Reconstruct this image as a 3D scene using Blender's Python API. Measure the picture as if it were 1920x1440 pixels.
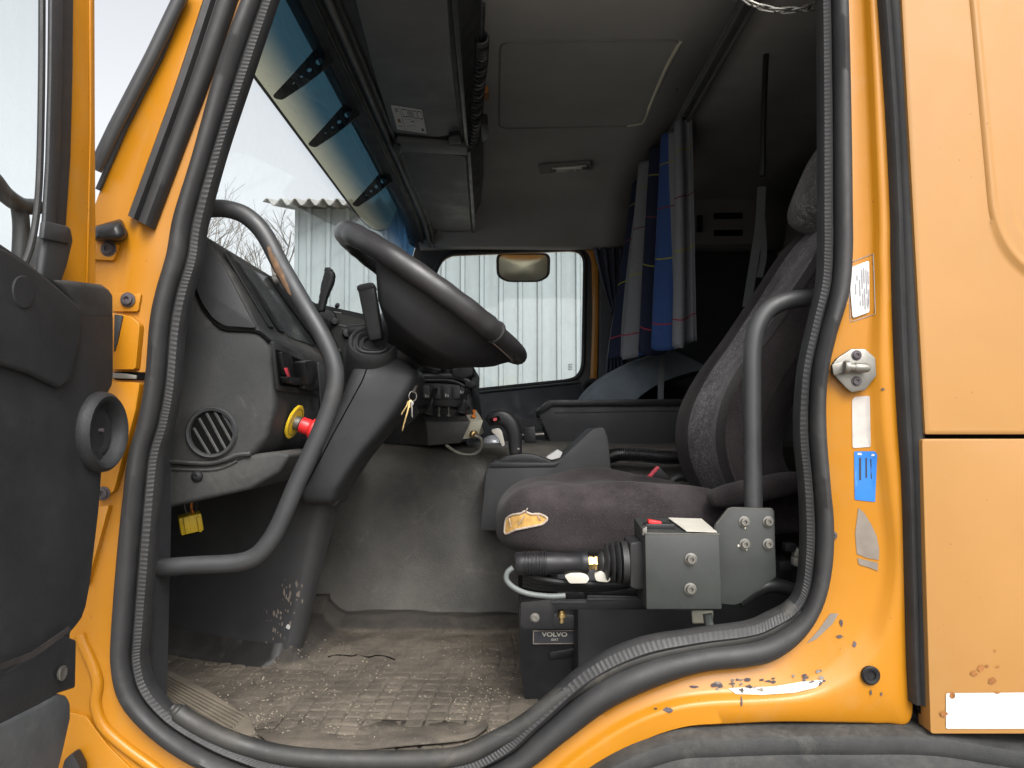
import bpy, bmesh, math, random
from mathutils import Vector, Matrix
from mathutils.bvhtree import BVHTree

random.seed(7)
PI = math.pi
for o in list(bpy.data.objects): bpy.data.objects.remove(o)
sc = bpy.context.scene
col = sc.collection

# ------------------------------------------------------------------ camera, sky, sun, exposure
PITCH = math.radians(3.0)
CAM = Vector((0, -1.2, 1.7))
FPX = 1400.0
cd = bpy.data.cameras.new('camera'); cam = bpy.data.objects.new('camera', cd); col.objects.link(cam)
cd.sensor_width = 36; cd.lens = 36*FPX/1920; cd.clip_start = 0.02; cd.clip_end = 2000
cam.location = CAM; cam.rotation_euler = (PI/2+PITCH, 0, 0)
sc.camera = cam

SUN_EL, SUN_AZ = math.radians(46), math.radians(163)      # azimuth: clockwise from +Y, the way the sun stands
w = bpy.data.worlds.new('World'); sc.world = w; w.use_nodes = True
nt = w.node_tree; nt.nodes.clear()
sky = nt.nodes.new('ShaderNodeTexSky'); sky.sky_type = 'NISHITA'; sky.sun_disc = False
sky.sun_elevation = SUN_EL; sky.sun_rotation = SUN_AZ
sky.air_density = 1.0; sky.dust_density = 7.0; sky.ozone_density = 1.0
hs = nt.nodes.new('ShaderNodeHueSaturation'); hs.inputs['Saturation'].default_value = 0.14
bg = nt.nodes.new('ShaderNodeBackground'); bg.inputs[1].default_value = 0.15
wo = nt.nodes.new('ShaderNodeOutputWorld')
nt.links.new(sky.outputs[0], hs.inputs['Color']); nt.links.new(hs.outputs[0], bg.inputs[0]); nt.links.new(bg.outputs[0], wo.inputs[0])
sd = bpy.data.lights.new('sun', 'SUN'); sun = bpy.data.objects.new('sun', sd); col.objects.link(sun)
sd.energy = 0.55; sd.angle = math.radians(25); sd.color = (1, 0.95, 0.88)
sdir = Vector((math.sin(SUN_AZ)*math.cos(SUN_EL), math.cos(SUN_AZ)*math.cos(SUN_EL), math.sin(SUN_EL)))
sun.rotation_euler = sdir.to_track_quat('Z', 'Y').to_euler(); sun.location = (0, -6, 9)
sc.view_settings.view_transform = 'Standard'; sc.view_settings.look = 'None'
sc.view_settings.gamma = 1; sc.view_settings.exposure = 1.15
try:
    sc.cycles.max_bounces = 10; sc.cycles.diffuse_bounces = 5; sc.cycles.transparent_max_bounces = 16
    sc.cycles.sample_clamp_indirect = 6
except Exception: pass

# ------------------------------------------------------------------ pixel of the photograph -> point of the place
RX = Vector((1, 0, 0)); UP = Vector((0, -math.sin(PITCH), math.cos(PITCH))); FW = Vector((0, math.cos(PITCH), math.sin(PITCH)))
def ray(px, py): return FW + RX*((px-960)/FPX) + UP*((720-py)/FPX)
def P(px, py, Y):
    d = ray(px, py); return CAM + d*((Y-CAM.y)/d.y)
def PX(px, py, X):
    d = ray(px, py); return CAM + d*((X-CAM.x)/d.x)
def PZ(px, py, Z):
    d = ray(px, py); return CAM + d*((Z-CAM.z)/d.z)
def PP(px, py, o, n):
    d = ray(px, py); n = Vector(n); return CAM + d*((Vector(o)-CAM).dot(n)/d.dot(n))

# ------------------------------------------------------------------ materials
class NT:
    def __init__(s, name):
        s.m = bpy.data.materials.new(name); s.m.use_nodes = True; s.t = s.m.node_tree
        s.b = s.t.nodes['Principled BSDF']; s.out = s.t.nodes['Material Output']
        g = s.t.nodes.new('ShaderNodeNewGeometry'); s.pos = g.outputs['Position']; s.nrm = g.outputs['Normal']
    def n(s, typ, **kw):
        x = s.t.nodes.new(typ)
        for k, v in kw.items(): setattr(x, k, v)
        return x
    def l(s, a, b): s.t.links.new(a, b)
    def put(s, sock, v):
        if hasattr(v, 'links') or isinstance(v, bpy.types.NodeSocket): s.l(v, sock)
        else: sock.default_value = v
    def noise(s, scale, detail=4, rough=.55, vec=None, dist=0):
        x = s.n('ShaderNodeTexNoise'); x.inputs['Scale'].default_value = scale; x.inputs['Detail'].default_value = detail
        x.inputs['Roughness'].default_value = rough; x.inputs['Distortion'].default_value = dist
        s.l(vec or s.pos, x.inputs['Vector']); return x.outputs[0]
    def voro(s, scale, feat='F1', vec=None):
        x = s.n('ShaderNodeTexVoronoi', feature=feat); x.inputs['Scale'].default_value = scale
        s.l(vec or s.pos, x.inputs['Vector']); return x.outputs['Distance']
    def map(s, v, a, b, c=0., d=1., smooth=False):
        x = s.n('ShaderNodeMapRange'); x.inputs[1].default_value = a; x.inputs[2].default_value = b
        x.inputs[3].default_value = c; x.inputs[4].default_value = d; x.clamp = True
        if smooth: x.interpolation_type = 'SMOOTHSTEP'
        s.l(v, x.inputs[0]); return x.outputs[0]
    def math(s, op, a, b=0., c=None):
        x = s.n('ShaderNodeMath', operation=op); s.put(x.inputs[0], a); s.put(x.inputs[1], b)
        if c is not None: s.put(x.inputs[2], c)
        return x.outputs[0]
    def mix(s, f, a, b, blend='MIX'):
        x = s.n('ShaderNodeMix', data_type='RGBA', blend_type=blend)
        s.put(x.inputs[0], f); s.put(x.inputs[6], (*a, 1) if isinstance(a, tuple) else a); s.put(x.inputs[7], (*b, 1) if isinstance(b, tuple) else b)
        return x.outputs[2]
    def sep(s, v):
        x = s.n('ShaderNodeSeparateXYZ'); s.l(v, x.inputs[0]); return x.outputs
    def comb(s, x, y, z):
        c = s.n('ShaderNodeCombineXYZ'); s.put(c.inputs[0], x); s.put(c.inputs[1], y); s.put(c.inputs[2], z); return c.outputs[0]
    def bump(s, h, strength=.3, dist=.001, prev=None):
        x = s.n('ShaderNodeBump'); x.inputs['Strength'].default_value = strength; x.inputs['Distance'].default_value = dist
        s.l(h, x.inputs['Height'])
        if prev: s.l(prev, x.inputs['Normal'])
        return x.outputs[0]
    def fin(s, color, rough, normal=None, metal=0, spec=.5, coat=0):
        s.put(s.b.inputs['Base Color'], (*color, 1) if isinstance(color, tuple) else color)
        s.put(s.b.inputs['Roughness'], rough); s.b.inputs['Metallic'].default_value = metal
        s.b.inputs['Specular IOR Level'].default_value = spec; s.b.inputs['Coat Weight'].default_value = coat
        s.b.inputs['Coat Roughness'].default_value = .12
        if normal: s.l(normal, s.b.inputs['Normal'])
        return s.m

def surf(name, c, rough=.5, var=.25, vs=7, grain=0., gs=500, dust=0., dustc=(.22, .2, .17), metal=0, spec=.5, coat=0, smudge=0., scratch=0.):
    """general weathered surface: blotches, grain, settled dust, rubbed smudges"""
    k = NT(name)
    n1 = k.noise(vs, 6, .62)
    cc = k.mix(k.map(n1, .3, .7), tuple(x*(1-var) for x in c), tuple(min(1, x*(1+var)) for x in c))
    rr = k.map(k.noise(vs*2.3, 5, .65), .3, .7, max(.02, rough-.1), min(1, rough+.12))
    if dust:
        up = k.map(k.sep(k.nrm)[2], -.3, 1, .25, 1)
        dn = k.map(k.noise(4.2, 8, .7), .42, .75)
        fine = k.map(k.noise(90, 3, .6), .35, .7, .5, 1)
        f = k.math('MULTIPLY', k.math('MULTIPLY', up, dn), k.math('MULTIPLY', fine, dust))
        cc = k.mix(f, cc, dustc); rr = k.math('ADD', rr, k.math('MULTIPLY', f, .4))
    if smudge:
        f = k.math('MULTIPLY', k.map(k.noise(11, 10, .75, dist=.6), .56, .72), smudge)
        cc = k.mix(f, cc, dustc)
    if scratch:
        m = k.n('ShaderNodeMapping'); m.inputs['Scale'].default_value = (60, 60, 6); m.inputs['Rotation'].default_value = (.2, .3, .4); k.l(k.pos, m.inputs[0])
        f = k.math('MULTIPLY', k.map(k.noise(2.2, 6, .7, vec=m.outputs[0]), .66, .74), scratch)
        cc = k.mix(f, cc, dustc)
    nn = None
    if grain: nn = k.bump(k.noise(gs, 3, .6), grain, .0012)
    return k.fin(cc, rr, nn, metal, spec, coat)

def paint(name, c, rough=.38, haze=.0, dirt=.5):
    k = NT(name)
    n1 = k.noise(3.5, 6, .6)
    cc = k.mix(k.map(n1, .3, .72), tuple(x*.94 for x in c), tuple(min(1, x*1.05) for x in c))
    f = k.math('MULTIPLY', k.map(k.noise(5.5, 9, .72, dist=.4), .54, .78), dirt)
    cc = k.mix(f, cc, (.34, .2, .085))
    sp = k.map(k.voro(46), .035, .06, 1, 0); gate = k.map(k.noise(9, 2), .5, .56)
    cc = k.mix(k.math('MULTIPLY', k.math('MULTIPLY', sp, gate), .8), cc, (.09, .045, .02))
    rr = k.map(k.noise(14, 6, .7), .3, .75, rough-.06, rough+.14)
    nn = k.bump(k.noise(160, 2), .05, .001)
    nn = k.bump(k.noise(6, 3), .12, .004, nn)
    return k.fin(cc, rr, nn, 0, .35, .15)

MT = {}
MT['yellow'] = paint('yellow cab paint', (.385, .155, .0055))
MT['yellow_pale'] = paint('paler yellow paint', (.315, .158, .044), .48, dirt=.32)  # paler, rougher variant of the cab yellow, used on the rear side panels
MT['rubber'] = surf('weathered black rubber', (.014, .014, .015), .58, .25, 9, .15, 350, .25, (.12, .115, .105), smudge=.12)
MT['rubber_dirty'] = surf('dusty sill rubber', (.017, .0168, .0165), .55, .3, 9, .2, 300, .55, (.13, .115, .09), smudge=.5)
MT['plastic'] = surf('grained dark plastic', (.022, .023, .025), .5, .18, 8, .45, 900, .3, (.1, .097, .09), smudge=.15, spec=.38)
MT['plastic_dusty'] = surf('dusty grained dark plastic', (.021, .022, .023), .58, .2, 7, .5, 850, .75, (.125, .12, .105), smudge=.35, scratch=.12, spec=.35)
MT['plastic_smooth'] = surf('smooth black plastic', (.011, .011, .0125), .38, .2, 12, .08, 600, .25, (.09, .087, .08), smudge=.1, spec=.3)
MT['plastic_black'] = surf('matt black plastic', (.010, .010, .011), .55, .2, 10, .15, 700, .25, (.07, .067, .06), spec=.25)
MT['door_trim'] = surf('scuffed door trim plastic', (.017, .018, .02), .55, .2, 7, .5, 700, .3, (.085, .085, .083), smudge=.12, scratch=.25, spec=.35)
MT['door_low'] = surf('worn blue grey door pocket plastic', (.045, .048, .052), .5, .25, 6, .3, 600, .5, (.2, .2, .19), smudge=.25)
MT['tube'] = surf('grey painted steel tube', (.028, .0295, .032), .45, .15, 10, .05, 300, .2, (.18, .17, .15), smudge=.08)
MT['steel'] = surf('dull zinc steel', (.2, .193, .175), .5, .2, 20, .1, 300, 0, metal=.85)
MT['brass'] = surf('brass', (.55, .4, .18), .35, .2, 30, metal=.9)
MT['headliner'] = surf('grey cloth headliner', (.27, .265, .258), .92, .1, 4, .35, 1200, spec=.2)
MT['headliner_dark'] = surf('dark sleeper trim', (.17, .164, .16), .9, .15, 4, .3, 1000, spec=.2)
MT['shelf'] = surf('charcoal shelf plastic', (.082, .084, .088), .6, .12, 5, .35, 900)
MT['trim_black'] = surf('black interior trim', (.022, .023, .026), .55, .2, 8, .2, 700, .2, (.1, .1, .095))
MT['door_blue'] = surf('blue black far door trim', (.016, .019, .027), .5, .2, 8, .2, 700)
MT['tunnel'] = surf('grey vinyl engine cover', (.056, .052, .045), .55, .6, 3, .9, 230, .6, (.15, .138, .115), smudge=.45)
MT['box_paint'] = surf('grey green powder coat', (.022, .025, .0235), .5, .12, 9, .2, 900, .15, (.25, .25, .23), smudge=.05)
MT['white_label'] = surf('white label paper', (.46, .46, .45), .6, .06, 20, dust=.2)
MT['white_plastic'] = surf('yellowed white plastic', (.42, .40, .35), .45, .08, 20)
MT['dirty_white'] = surf('dirty white sticker', (.38, .355, .33), .6, .15, 25, smudge=.7, dustc=(.3, .22, .14))
MT['blue_sticker'] = surf('blue sticker', (.015, .14, .45), .35, .1, 15, scratch=.3, dustc=(.4, .5, .7))
MT['red'] = surf('red plastic', (.62, .022, .025), .35, .08, 20)
MT['redled'] = surf('red rocker', (.5, .05, .07), .3, .1, 30)
MT['yellow_plastic'] = surf('yellow plastic', (.72, .49, .02), .4, .12, 60, smudge=.2)
MT['primer'] = surf('bare grey primer', (.17, .145, .12), .65, .2, 22, smudge=.4)
MT['rust'] = surf('rust', (.22, .085, .02), .85, .4, 70)
MT['chip'] = surf('chipped dark metal', (.055, .045, .05), .7, .4, 60)
MT['scuff'] = surf('white scuffed paint', (.56, .52, .43), .3, .05, 40)
MT['ink'] = surf('black print', (.03, .03, .035), .6, .1)
MT['ink_grey'] = surf('grey print', (.22, .22, .24), .6, .1)
MT['void'] = surf('black void', (.004, .004, .004), .9, .1, spec=.05)
MT['beige'] = surf('beige control housing', (.36, .345, .27), .5, .15, 14, smudge=.35, dustc=(.16, .14, .1))
MT['cable_grey'] = surf('grey cable', (.10, .112, .108), .5, .1, 20)
MT['strap'] = surf('grey webbing', (.17, .185, .19), .8, .1, 40, .4, 900)
MT['orange'] = surf('orange cap', (.7, .2, .03), .4)
MT['bare'] = surf('grey tree bark', (.12, .105, .09), .9, .3, 3)
MT['foam'] = surf('torn tan foam', (.46, .265, .075), .95, .35, 60, .8, 400)
MT['fray'] = surf('frayed thread', (.34, .28, .23), .9, .3, 60)
MT['leather'] = surf('worn leather wheel cover', (.022, .021, .022), .36, .3, 10, .25, 700, .2, (.12, .11, .1), smudge=.12)
MT['leather_tan'] = surf('worn through tan leather', (.15, .088, .05), .7, .45, 60)
MT['gloss'] = surf('dark instrument lens', (.03, .034, .036), .16, .2, 6, dust=.35, dustc=(.16, .16, .15))
MT['silver'] = surf('silver dome', (.5, .52, .55), .3, .05, 10, metal=.3)

def fabric(name, a, b, mode):
    k = NT(name)
    base = k.mix(k.map(k.noise(6, 5, .6), .3, .7), tuple(x*.75 for x in a), tuple(x*1.3 for x in a))
    if mode == 'squiggle':
        m = k.n('ShaderNodeMapping'); m.inputs['Scale'].default_value = (1, 1, 1.0); k.l(k.pos, m.inputs[0])
        v = k.noise(62, 2, .4, vec=m.outputs[0], dist=1.6)
        line = k.map(k.math('ABSOLUTE', k.math('SUBTRACT', v, .5)), .018, .055, 1, 0)
        gate = k.map(k.noise(7, 4), .36, .58)
        base = k.mix(k.math('MULTIPLY', k.math('MULTIPLY', line, gate), .6), base, b)
    lint = k.math('MULTIPLY', k.map(k.noise(700, 2, .5), .6, .72), .4)
    base = k.mix(lint, base, b)
    top_mix = k.math('MULTIPLY', k.math('MULTIPLY', k.map(k.noise(9, 7, .7), .38, .72), k.map(k.sep(k.nrm)[2], -.2, 1, .25, 1)), .6)  # patchy mix towards the second colour, stronger on upward faces
    base = k.mix(top_mix, base, b)
    dots = k.math('MULTIPLY', k.map(k.voro(210), .1, .3, 1, 0), .3); base = k.mix(dots, base, b)
    knit = k.voro(430)
    nn = k.bump(knit, .5, .0015)
    nn = k.bump(k.noise(26, 4), .22, .006, nn)
    k.b.inputs['Sheen Weight'].default_value = .06; k.b.inputs['Sheen Roughness'].default_value = .5
    return k.fin(base, .95, nn, 0, .15)
MT['seat'] = fabric('dark knitted seat fabric', (.019, .0155, .0168), (.085, .072, .074), 'plain')
MT['seat_pattern'] = fabric('patterned seat fabric', (.058, .052, .055), (.36, .34, .345), 'squiggle')
MT['seat_blue'] = fabric('blue grey seat fabric', (.13, .155, .18), (.25, .28, .31), 'plain')

def glass_mat(name, tint=(.93, .97, .96), dirt=.05, band=False):
    k = NT(name); t = k.t
    t.nodes.remove(k.b)
    tr = k.n('ShaderNodeBsdfTransparent'); gl = k.n('ShaderNodeBsdfGlossy'); gl.inputs['Roughness'].default_value = .03
    df = k.n('ShaderNodeBsdfDiffuse'); df.inputs[0].default_value = (.6, .6, .57, 1)
    if band:
        z = k.sep(k.pos)[2]
        f = k.map(k.math('ADD', z, k.math('MULTIPLY', k.math('SUBTRACT', k.noise(2, 2), .5), .01)), band[0], band[1], 0, 1, True)
        c = k.mix(f, tint, (.06, .17, .33))
        k.l(c, tr.inputs[0])
    else: tr.inputs[0].default_value = (*tint, 1)
    lw = k.n('ShaderNodeLayerWeight'); lw.inputs[0].default_value = .5
    fr = k.math('MULTIPLY_ADD', k.math('POWER', lw.outputs['Facing'], 5.), .9, .045)
    mx = k.n('ShaderNodeMixShader'); k.l(fr, mx.inputs[0]); k.l(tr.outputs[0], mx.inputs[1]); k.l(gl.outputs[0], mx.inputs[2])
    m2 = k.n('ShaderNodeMixShader'); k.l(k.math('MULTIPLY', k.map(k.noise(30, 8, .75), .4, .8), dirt*2), m2.inputs[0])
    k.l(mx.outputs[0], m2.inputs[1]); k.l(df.outputs[0], m2.inputs[2]); k.l(m2.outputs[0], k.out.inputs[0])
    return k.m
MT['glass'] = glass_mat('dusty window glass')
MT['windshield'] = glass_mat('windscreen with blue tint band', (.96, .99, .985), .025, (2.33, 2.47))
def visor_mat():
    k = NT('cream translucent visor'); k.t.nodes.remove(k.b)
    tr = k.n('ShaderNodeBsdfTransparent'); tr.inputs[0].default_value = (.60, .57, .40, 1)
    tl = k.n('ShaderNodeBsdfTranslucent'); tl.inputs[0].default_value = (.62, .58, .42, 1)
    df = k.n('ShaderNodeBsdfDiffuse'); k.l(k.mix(k.map(k.noise(5, 6), .3, .7), (.5, .47, .34), (.58, .55, .41)), df.inputs[0])
    a = k.n('ShaderNodeMixShader'); a.inputs[0].default_value = .5; k.l(tl.outputs[0], a.inputs[1]); k.l(df.outputs[0], a.inputs[2])
    b = k.n('ShaderNodeMixShader'); b.inputs[0].default_value = .62; k.l(tr.outputs[0], b.inputs[1]); k.l(a.outputs[0], b.inputs[2])
    k.l(b.outputs[0], k.out.inputs[0]); return k.m
MT['visor'] = visor_mat()
def mirror_mat():
    k = NT('mirror glass'); return k.fin((.74, .70, .56), .28, None, 1)
MT['mirror'] = mirror_mat()
def mat_mat():
    k = NT('dirty rubber floor mat')
    n = k.map(k.noise(5, 8, .68), .32, .7)
    c = k.mix(n, (.045, .039, .032), (.15, .127, .10))
    c = k.mix(k.map(k.noise(22, 9, .75), .52, .70), c, (.045, .039, .033))
    c = k.mix(k.math('MULTIPLY', k.map(k.noise(260, 4, .7), .62, .70), .7), c, (.36, .33, .28))
    p = k.sep(k.pos)
    lip = k.map(p[2], 1.169, 1.177); c = k.mix(k.math('MULTIPLY', lip, k.map(k.noise(18, 6, .7), .3, .6, .95, .6)), c, (.030, .028, .026))
    nn = k.bump(k.noise(120, 8, .7), .45, .004); nn = k.bump(k.noise(14, 5), .3, .012, nn)
    return k.fin(c, .85, nn, 0, .25)
MT['mat'] = mat_mat()
def shed_mat():
    k = NT('weathered white sheet metal')
    p = k.sep(k.pos)
    m = k.n('ShaderNodeMapping'); m.inputs['Scale'].default_value = (6, 6, .5); k.l(k.pos, m.inputs[0])
    st = k.map(k.noise(1.5, 7, .65, vec=m.outputs[0]), .4, .75)
    c = k.mix(st, (.21, .24, .25), (.168, .19, .198))
    f = k.math('MULTIPLY', k.map(p[2], 2.3, 1.6), k.map(k.noise(2.2, 5, vec=m.outputs[0]), .4, .7))
    c = k.mix(f, c, (.33, .295, .23))
    return k.fin(c, .5, k.bump(k.noise(3, 2), .1, .02), 0, .4)
MT['shed'] = shed_mat()
MT['roof'] = surf('fibre cement roof sheet', (.22, .22, .21), .9, .25, 6, .3, 80)
MT['gravel'] = surf('grey gravel yard', (.26, .24, .21), .95, .35, 1.3, .8, 40)
def curtain_mat(dark=False):
    k = NT('striped curtain cloth dark' if dark else 'blue and grey striped curtain cloth')
    uv = k.n('ShaderNodeTexCoord').outputs['UV']; u, v, _ = k.sep(uv)
    cr = k.n('ShaderNodeValToRGB'); cr.color_ramp.interpolation = 'CONSTANT'; k.l(u, cr.inputs[0])
    G, B, N = (.18, .186, .205, 1), (.034, .07, .2, 1), (.018, .022, .045, 1)
    e = cr.color_ramp.elements
    seq = [(0, G), (.19, B), (.235, G), (.285, B), (.42, N), (.645, B), (.69, G), (.88, N), (.93, G)]
    e[0].position = 0; e[0].color = G; e[1].position = seq[1][0]; e[1].color = seq[1][1]
    for p_, c_ in seq[2:]:
        x = e.new(p_); x.color = c_
    c = cr.outputs[0]
    def band(c, v0, hw, colr):
        f = k.map(k.math('ABSOLUTE', k.math('SUBTRACT', v, v0)), hw*.7, hw, 1, 0); return k.mix(f, c, colr)
    for v0, cl in ((.12, (.26, .035, .055)), (.42, (.24, .24, .05)), (.655, (.13, .035, .045)), (.86, (.2, .2, .05))): c = band(c, v0, .0038, cl)
    c = k.mix(k.map(k.noise(300, 2), .3, .7), c, k.mix(.22, c, (.0, .0, .0)))
    nn = k.bump(k.noise(500, 2), .25, .001); nn = k.bump(k.noise(30, 3), .12, .01, nn)
    return k.fin(c, .9, nn, 0, .15)
MT['curtain'] = curtain_mat()

# ------------------------------------------------------------------ mesh building
ORG = {}
def cat(pts, n=6, closed=False):
    pts = [Vector(p) for p in pts]; out = []; N = len(pts)
    rng = range(N) if closed else range(N-1)
    for i in rng:
        p0 = pts[(i-1) % N] if closed or i > 0 else pts[0]*2-pts[1]
        p1 = pts[i]; p2 = pts[(i+1) % N]
        p3 = pts[(i+2) % N] if closed or i+2 < N else pts[-1]*2-pts[-2]
        for j in range(n):
            t = j/n; out.append(.5*((2*p1)+(-p0+p2)*t+(2*p0-5*p1+4*p2-p3)*t*t+(-p0+3*p1-3*p2+p3)*t**3))
    if not closed: out.append(pts[-1])
    return out
def rnd(pts, r, n=4):
    """round the corners of a closed outline (any dimension)"""
    pts = [Vector(p) for p in pts]; out = []; N = len(pts)
    for i in range(N):
        a, b, c = pts[i-1], pts[i], pts[(i+1) % N]
        rr = min(r, (a-b).length*.45, (c-b).length*.45)
        p = b+(a-b).normalized()*rr; q = b+(c-b).normalized()*rr
        for j in range(n+1):
            t = j/n; out.append(p*(1-t)**2+b*2*t*(1-t)+q*t*t)
    return out
def frame(path, closed=False):
    N = len(path); T = []
    for i in range(N):
        a = path[(i-1) % N] if closed or i > 0 else path[0]; b = path[(i+1) % N] if closed or i < N-1 else path[-1]
        d = b-a; T.append(d.normalized() if d.length > 1e-9 else Vector((0, 0, 1)))
    up = Vector((0, 0, 1)) if abs(T[0].z) < .9 else Vector((1, 0, 0))
    n = (up-T[0]*up.dot(T[0])).normalized(); F = []
    for i in range(N):
        n = (n-T[i]*n.dot(T[i])).normalized(); F.append((T[i], n, T[i].cross(n)))
    return F
class MB:
    def __init__(s): s.v = []; s.f = []; s.uv = None
    def add(s, vs, fs):
        b = len(s.v); s.v += [Vector(v) for v in vs]; s.f += [tuple(i+b for i in f) for f in fs]; return s
    def prism(s, poly, vec):
        vec = Vector(vec); n = len(poly); a = [Vector(p) for p in poly]
        return s.add(a+[p+vec for p in a], [tuple(range(n))[::-1], tuple(range(n, 2*n))]+[(i, (i+1) % n, n+(i+1) % n, n+i) for i in range(n)])
    def loft(s, rings, closed=True, caps=True, loop=False):
        m = len(rings[0]); R = len(rings); vs = [p for r in rings for p in r]; fs = []
        for i in range(R if loop else R-1):
            j = (i+1) % R
            for k in range(m if closed else m-1):
                l = (k+1) % m; fs.append((i*m+k, i*m+l, j*m+l, j*m+k))
        if caps and not loop and closed: fs += [tuple(range(m))[::-1], tuple(range((R-1)*m, R*m))]
        return s.add(vs, fs)
    def tube(s, path, r, n=12, closed=False, sq=1.0):
        path = [Vector(p) for p in path]; F = frame(path, closed); rings = []
        for i, (t, a, b) in enumerate(F):
            rr = r[i] if isinstance(r, (list, tuple)) else r
            rings.append([path[i]+a*(rr*math.cos(2*PI*k/n))+b*(rr*sq*math.sin(2*PI*k/n)) for k in range(n)])
        return s.loft(rings, True, True, closed)
    def lathe(s, o, axis, prof, n=24):
        o = Vector(o); ax = Vector(axis).normalized(); t = Vector((0, 0, 1)) if abs(ax.z) < .9 else Vector((1, 0, 0))
        a = ax.cross(t).normalized(); b = ax.cross(a)
        return s.loft([[o+ax*h+(a*math.cos(2*PI*k/n)+b*math.sin(2*PI*k/n))*max(r, 1e-5) for k in range(n)] for r, h in prof])
    def box(s, c, size, R=None):
        c = Vector(c); x, y, z = (k/2 for k in size); R = R or Matrix.Identity(3)
        vs = [c+R @ Vector((sx*x, sy*y, sz*z)) for sx in (-1, 1) for sy in (-1, 1) for sz in (-1, 1)]
        return s.add(vs, [(0, 1, 3, 2), (4, 6, 7, 5), (0, 4, 5, 1), (2, 3, 7, 6), (0, 2, 6, 4), (1, 5, 7, 3)])
    def hexa(s, v8): # bottom four, top four
        return s.add(v8, [(0, 3, 2, 1), (4, 5, 6, 7), (0, 1, 5, 4), (1, 2, 6, 5), (2, 3, 7, 6), (3, 0, 4, 7)])
    def sheet(s, rows):
        m = len(rows[0]); return s.add([p for r in rows for p in r], [(i*m+k, i*m+k+1, (i+1)*m+k+1, (i+1)*m+k) for i in range(len(rows)-1) for k in range(m-1)])
    def plate(s, outer, inner, vec):
        """plane plate with a hole, given thickness along vec"""
        bm = bmesh.new(); es = []
        for lp in (outer, inner):
            vs = [bm.verts.new(p) for p in lp]
            es += [bm.edges.new((vs[i], vs[(i+1) % len(vs)])) for i in range(len(vs))]
        bmesh.ops.triangle_fill(bm, use_beauty=True, use_dissolve=False, edges=es)
        bm.verts.index_update(); V = [v.co.copy() for v in bm.verts]; F = [tuple(v.index for v in f.verts) for f in bm.faces]; bm.free()
        n = len(V); vec = Vector(vec); fs = F+[tuple(i+n for i in f[::-1]) for f in F]; k = 0
        for lp in (outer, inner):
            L = len(lp); fs += [(k+i, k+(i+1) % L, n+k+(i+1) % L, n+k+i) for i in range(L)]; k += L
        return s.add(V+[p+vec for p in V], fs)
    def pillow(s, c, h, e=.45, nu=28, nv=18, R=None, fn=None):
        """superellipsoid cushion"""
        R = R or Matrix.Identity(3); c = Vector(c); sg = lambda x, p: math.copysign(abs(x)**p, x); rings = []
        for i in range(nv+1):
            ph = -PI/2+PI*i/nv; ph = max(-PI/2+1e-3, min(PI/2-1e-3, ph)); ring = []
            for k in range(nu):
                th = 2*PI*k/nu
                q = Vector((sg(math.cos(ph), e)*sg(math.cos(th), e), sg(math.cos(ph), e)*sg(math.sin(th), e), sg(math.sin(ph), e)))
                q = Vector((q.x*h[0], q.y*h[1], q.z*h[2]))
                if fn: q = fn(q)
                ring.append(c+R @ q)
            rings.append(ring)
        return s.loft(rings)
    def build(s, name, mat, parent=None, bevel=0, seg=2, ang=40, solid=0, flat=False, label=None, sub=0, bang=30):
        me = bpy.data.meshes.new(name); bm = bmesh.new()
        c = sum(s.v, Vector())/max(1, len(s.v))
        vs = [bm.verts.new(p-c) for p in s.v]
        for f in s.f:
            try: bm.faces.new([vs[i] for i in f])
            except ValueError: pass
        bm.normal_update()
        bmesh.ops.recalc_face_normals(bm, faces=bm.faces)
        if bevel:
            es = [e for e in bm.edges if len(e.link_faces) == 2 and e.calc_face_angle(0) > math.radians(bang)]
            bmesh.ops.bevel(bm, geom=es, offset=bevel, segments=seg, profile=.5, affect='EDGES', clamp_overlap=True)
        if s.uv:
            L = bm.loops.layers.uv.new('UVMap'); bm.verts.index_update()
            for f in bm.faces:
                for lp in f.loops: lp[L].uv = s.uv[lp.vert.index]
        bm.to_mesh(me); bm.free()
        if not flat:
            me.shade_smooth(); me.set_sharp_from_angle(angle=math.radians(ang))
        me.materials.append(MT[mat] if isinstance(mat, str) else mat)
        o = bpy.data.objects.new(name, me); col.objects.link(o)
        if solid:
            md = o.modifiers.new('thickness', 'SOLIDIFY'); md.thickness = solid; md.offset = 0
        if sub:
            md = o.modifiers.new('smooth', 'SUBSURF'); md.levels = sub; md.render_levels = sub
        ORG[o] = c
        if parent is not None:
            o.parent = parent; o.location = c-ORG[parent]
        else: o.location = c
        if label: o['label'] = label
        return o
def thing(name, label, cat_, loc, group=None):
    o = bpy.data.objects.new(name, None); o.empty_display_size = .05; col.objects.link(o); o.location = loc; ORG[o] = Vector(loc)
    o['label'] = label; o['category'] = cat_
    if group: o['group'] = group
    return o
def tag(o, label, cat_, group=None):
    o['label'] = label; o['category'] = cat_
    if group: o['group'] = group
    return o
def struct(o): o['kind'] = 'structure'; return o
def copy_part(o, parent, delta, label=None):
    c = o.copy(); col.objects.link(c); c.parent = parent; c.location = o.location+Vector(delta)
    ORG[c] = ORG[o]+Vector(delta)
    if label: c['label'] = label
    return c
def bvh(objs):
    V = []; F = []
    for o in objs:
        b = len(V); V += [v.co+ORG[o] for v in o.data.vertices]; F += [tuple(i+b for i in p.vertices) for p in o.data.polygons]
    return BVHTree.FromPolygons(V, F)
def hit(tree, px, py):
    d = ray(px, py).normalized(); h = tree.ray_cast(CAM, d)
    return (h[0], h[1]) if h[0] is not None else (None, None)
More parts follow.
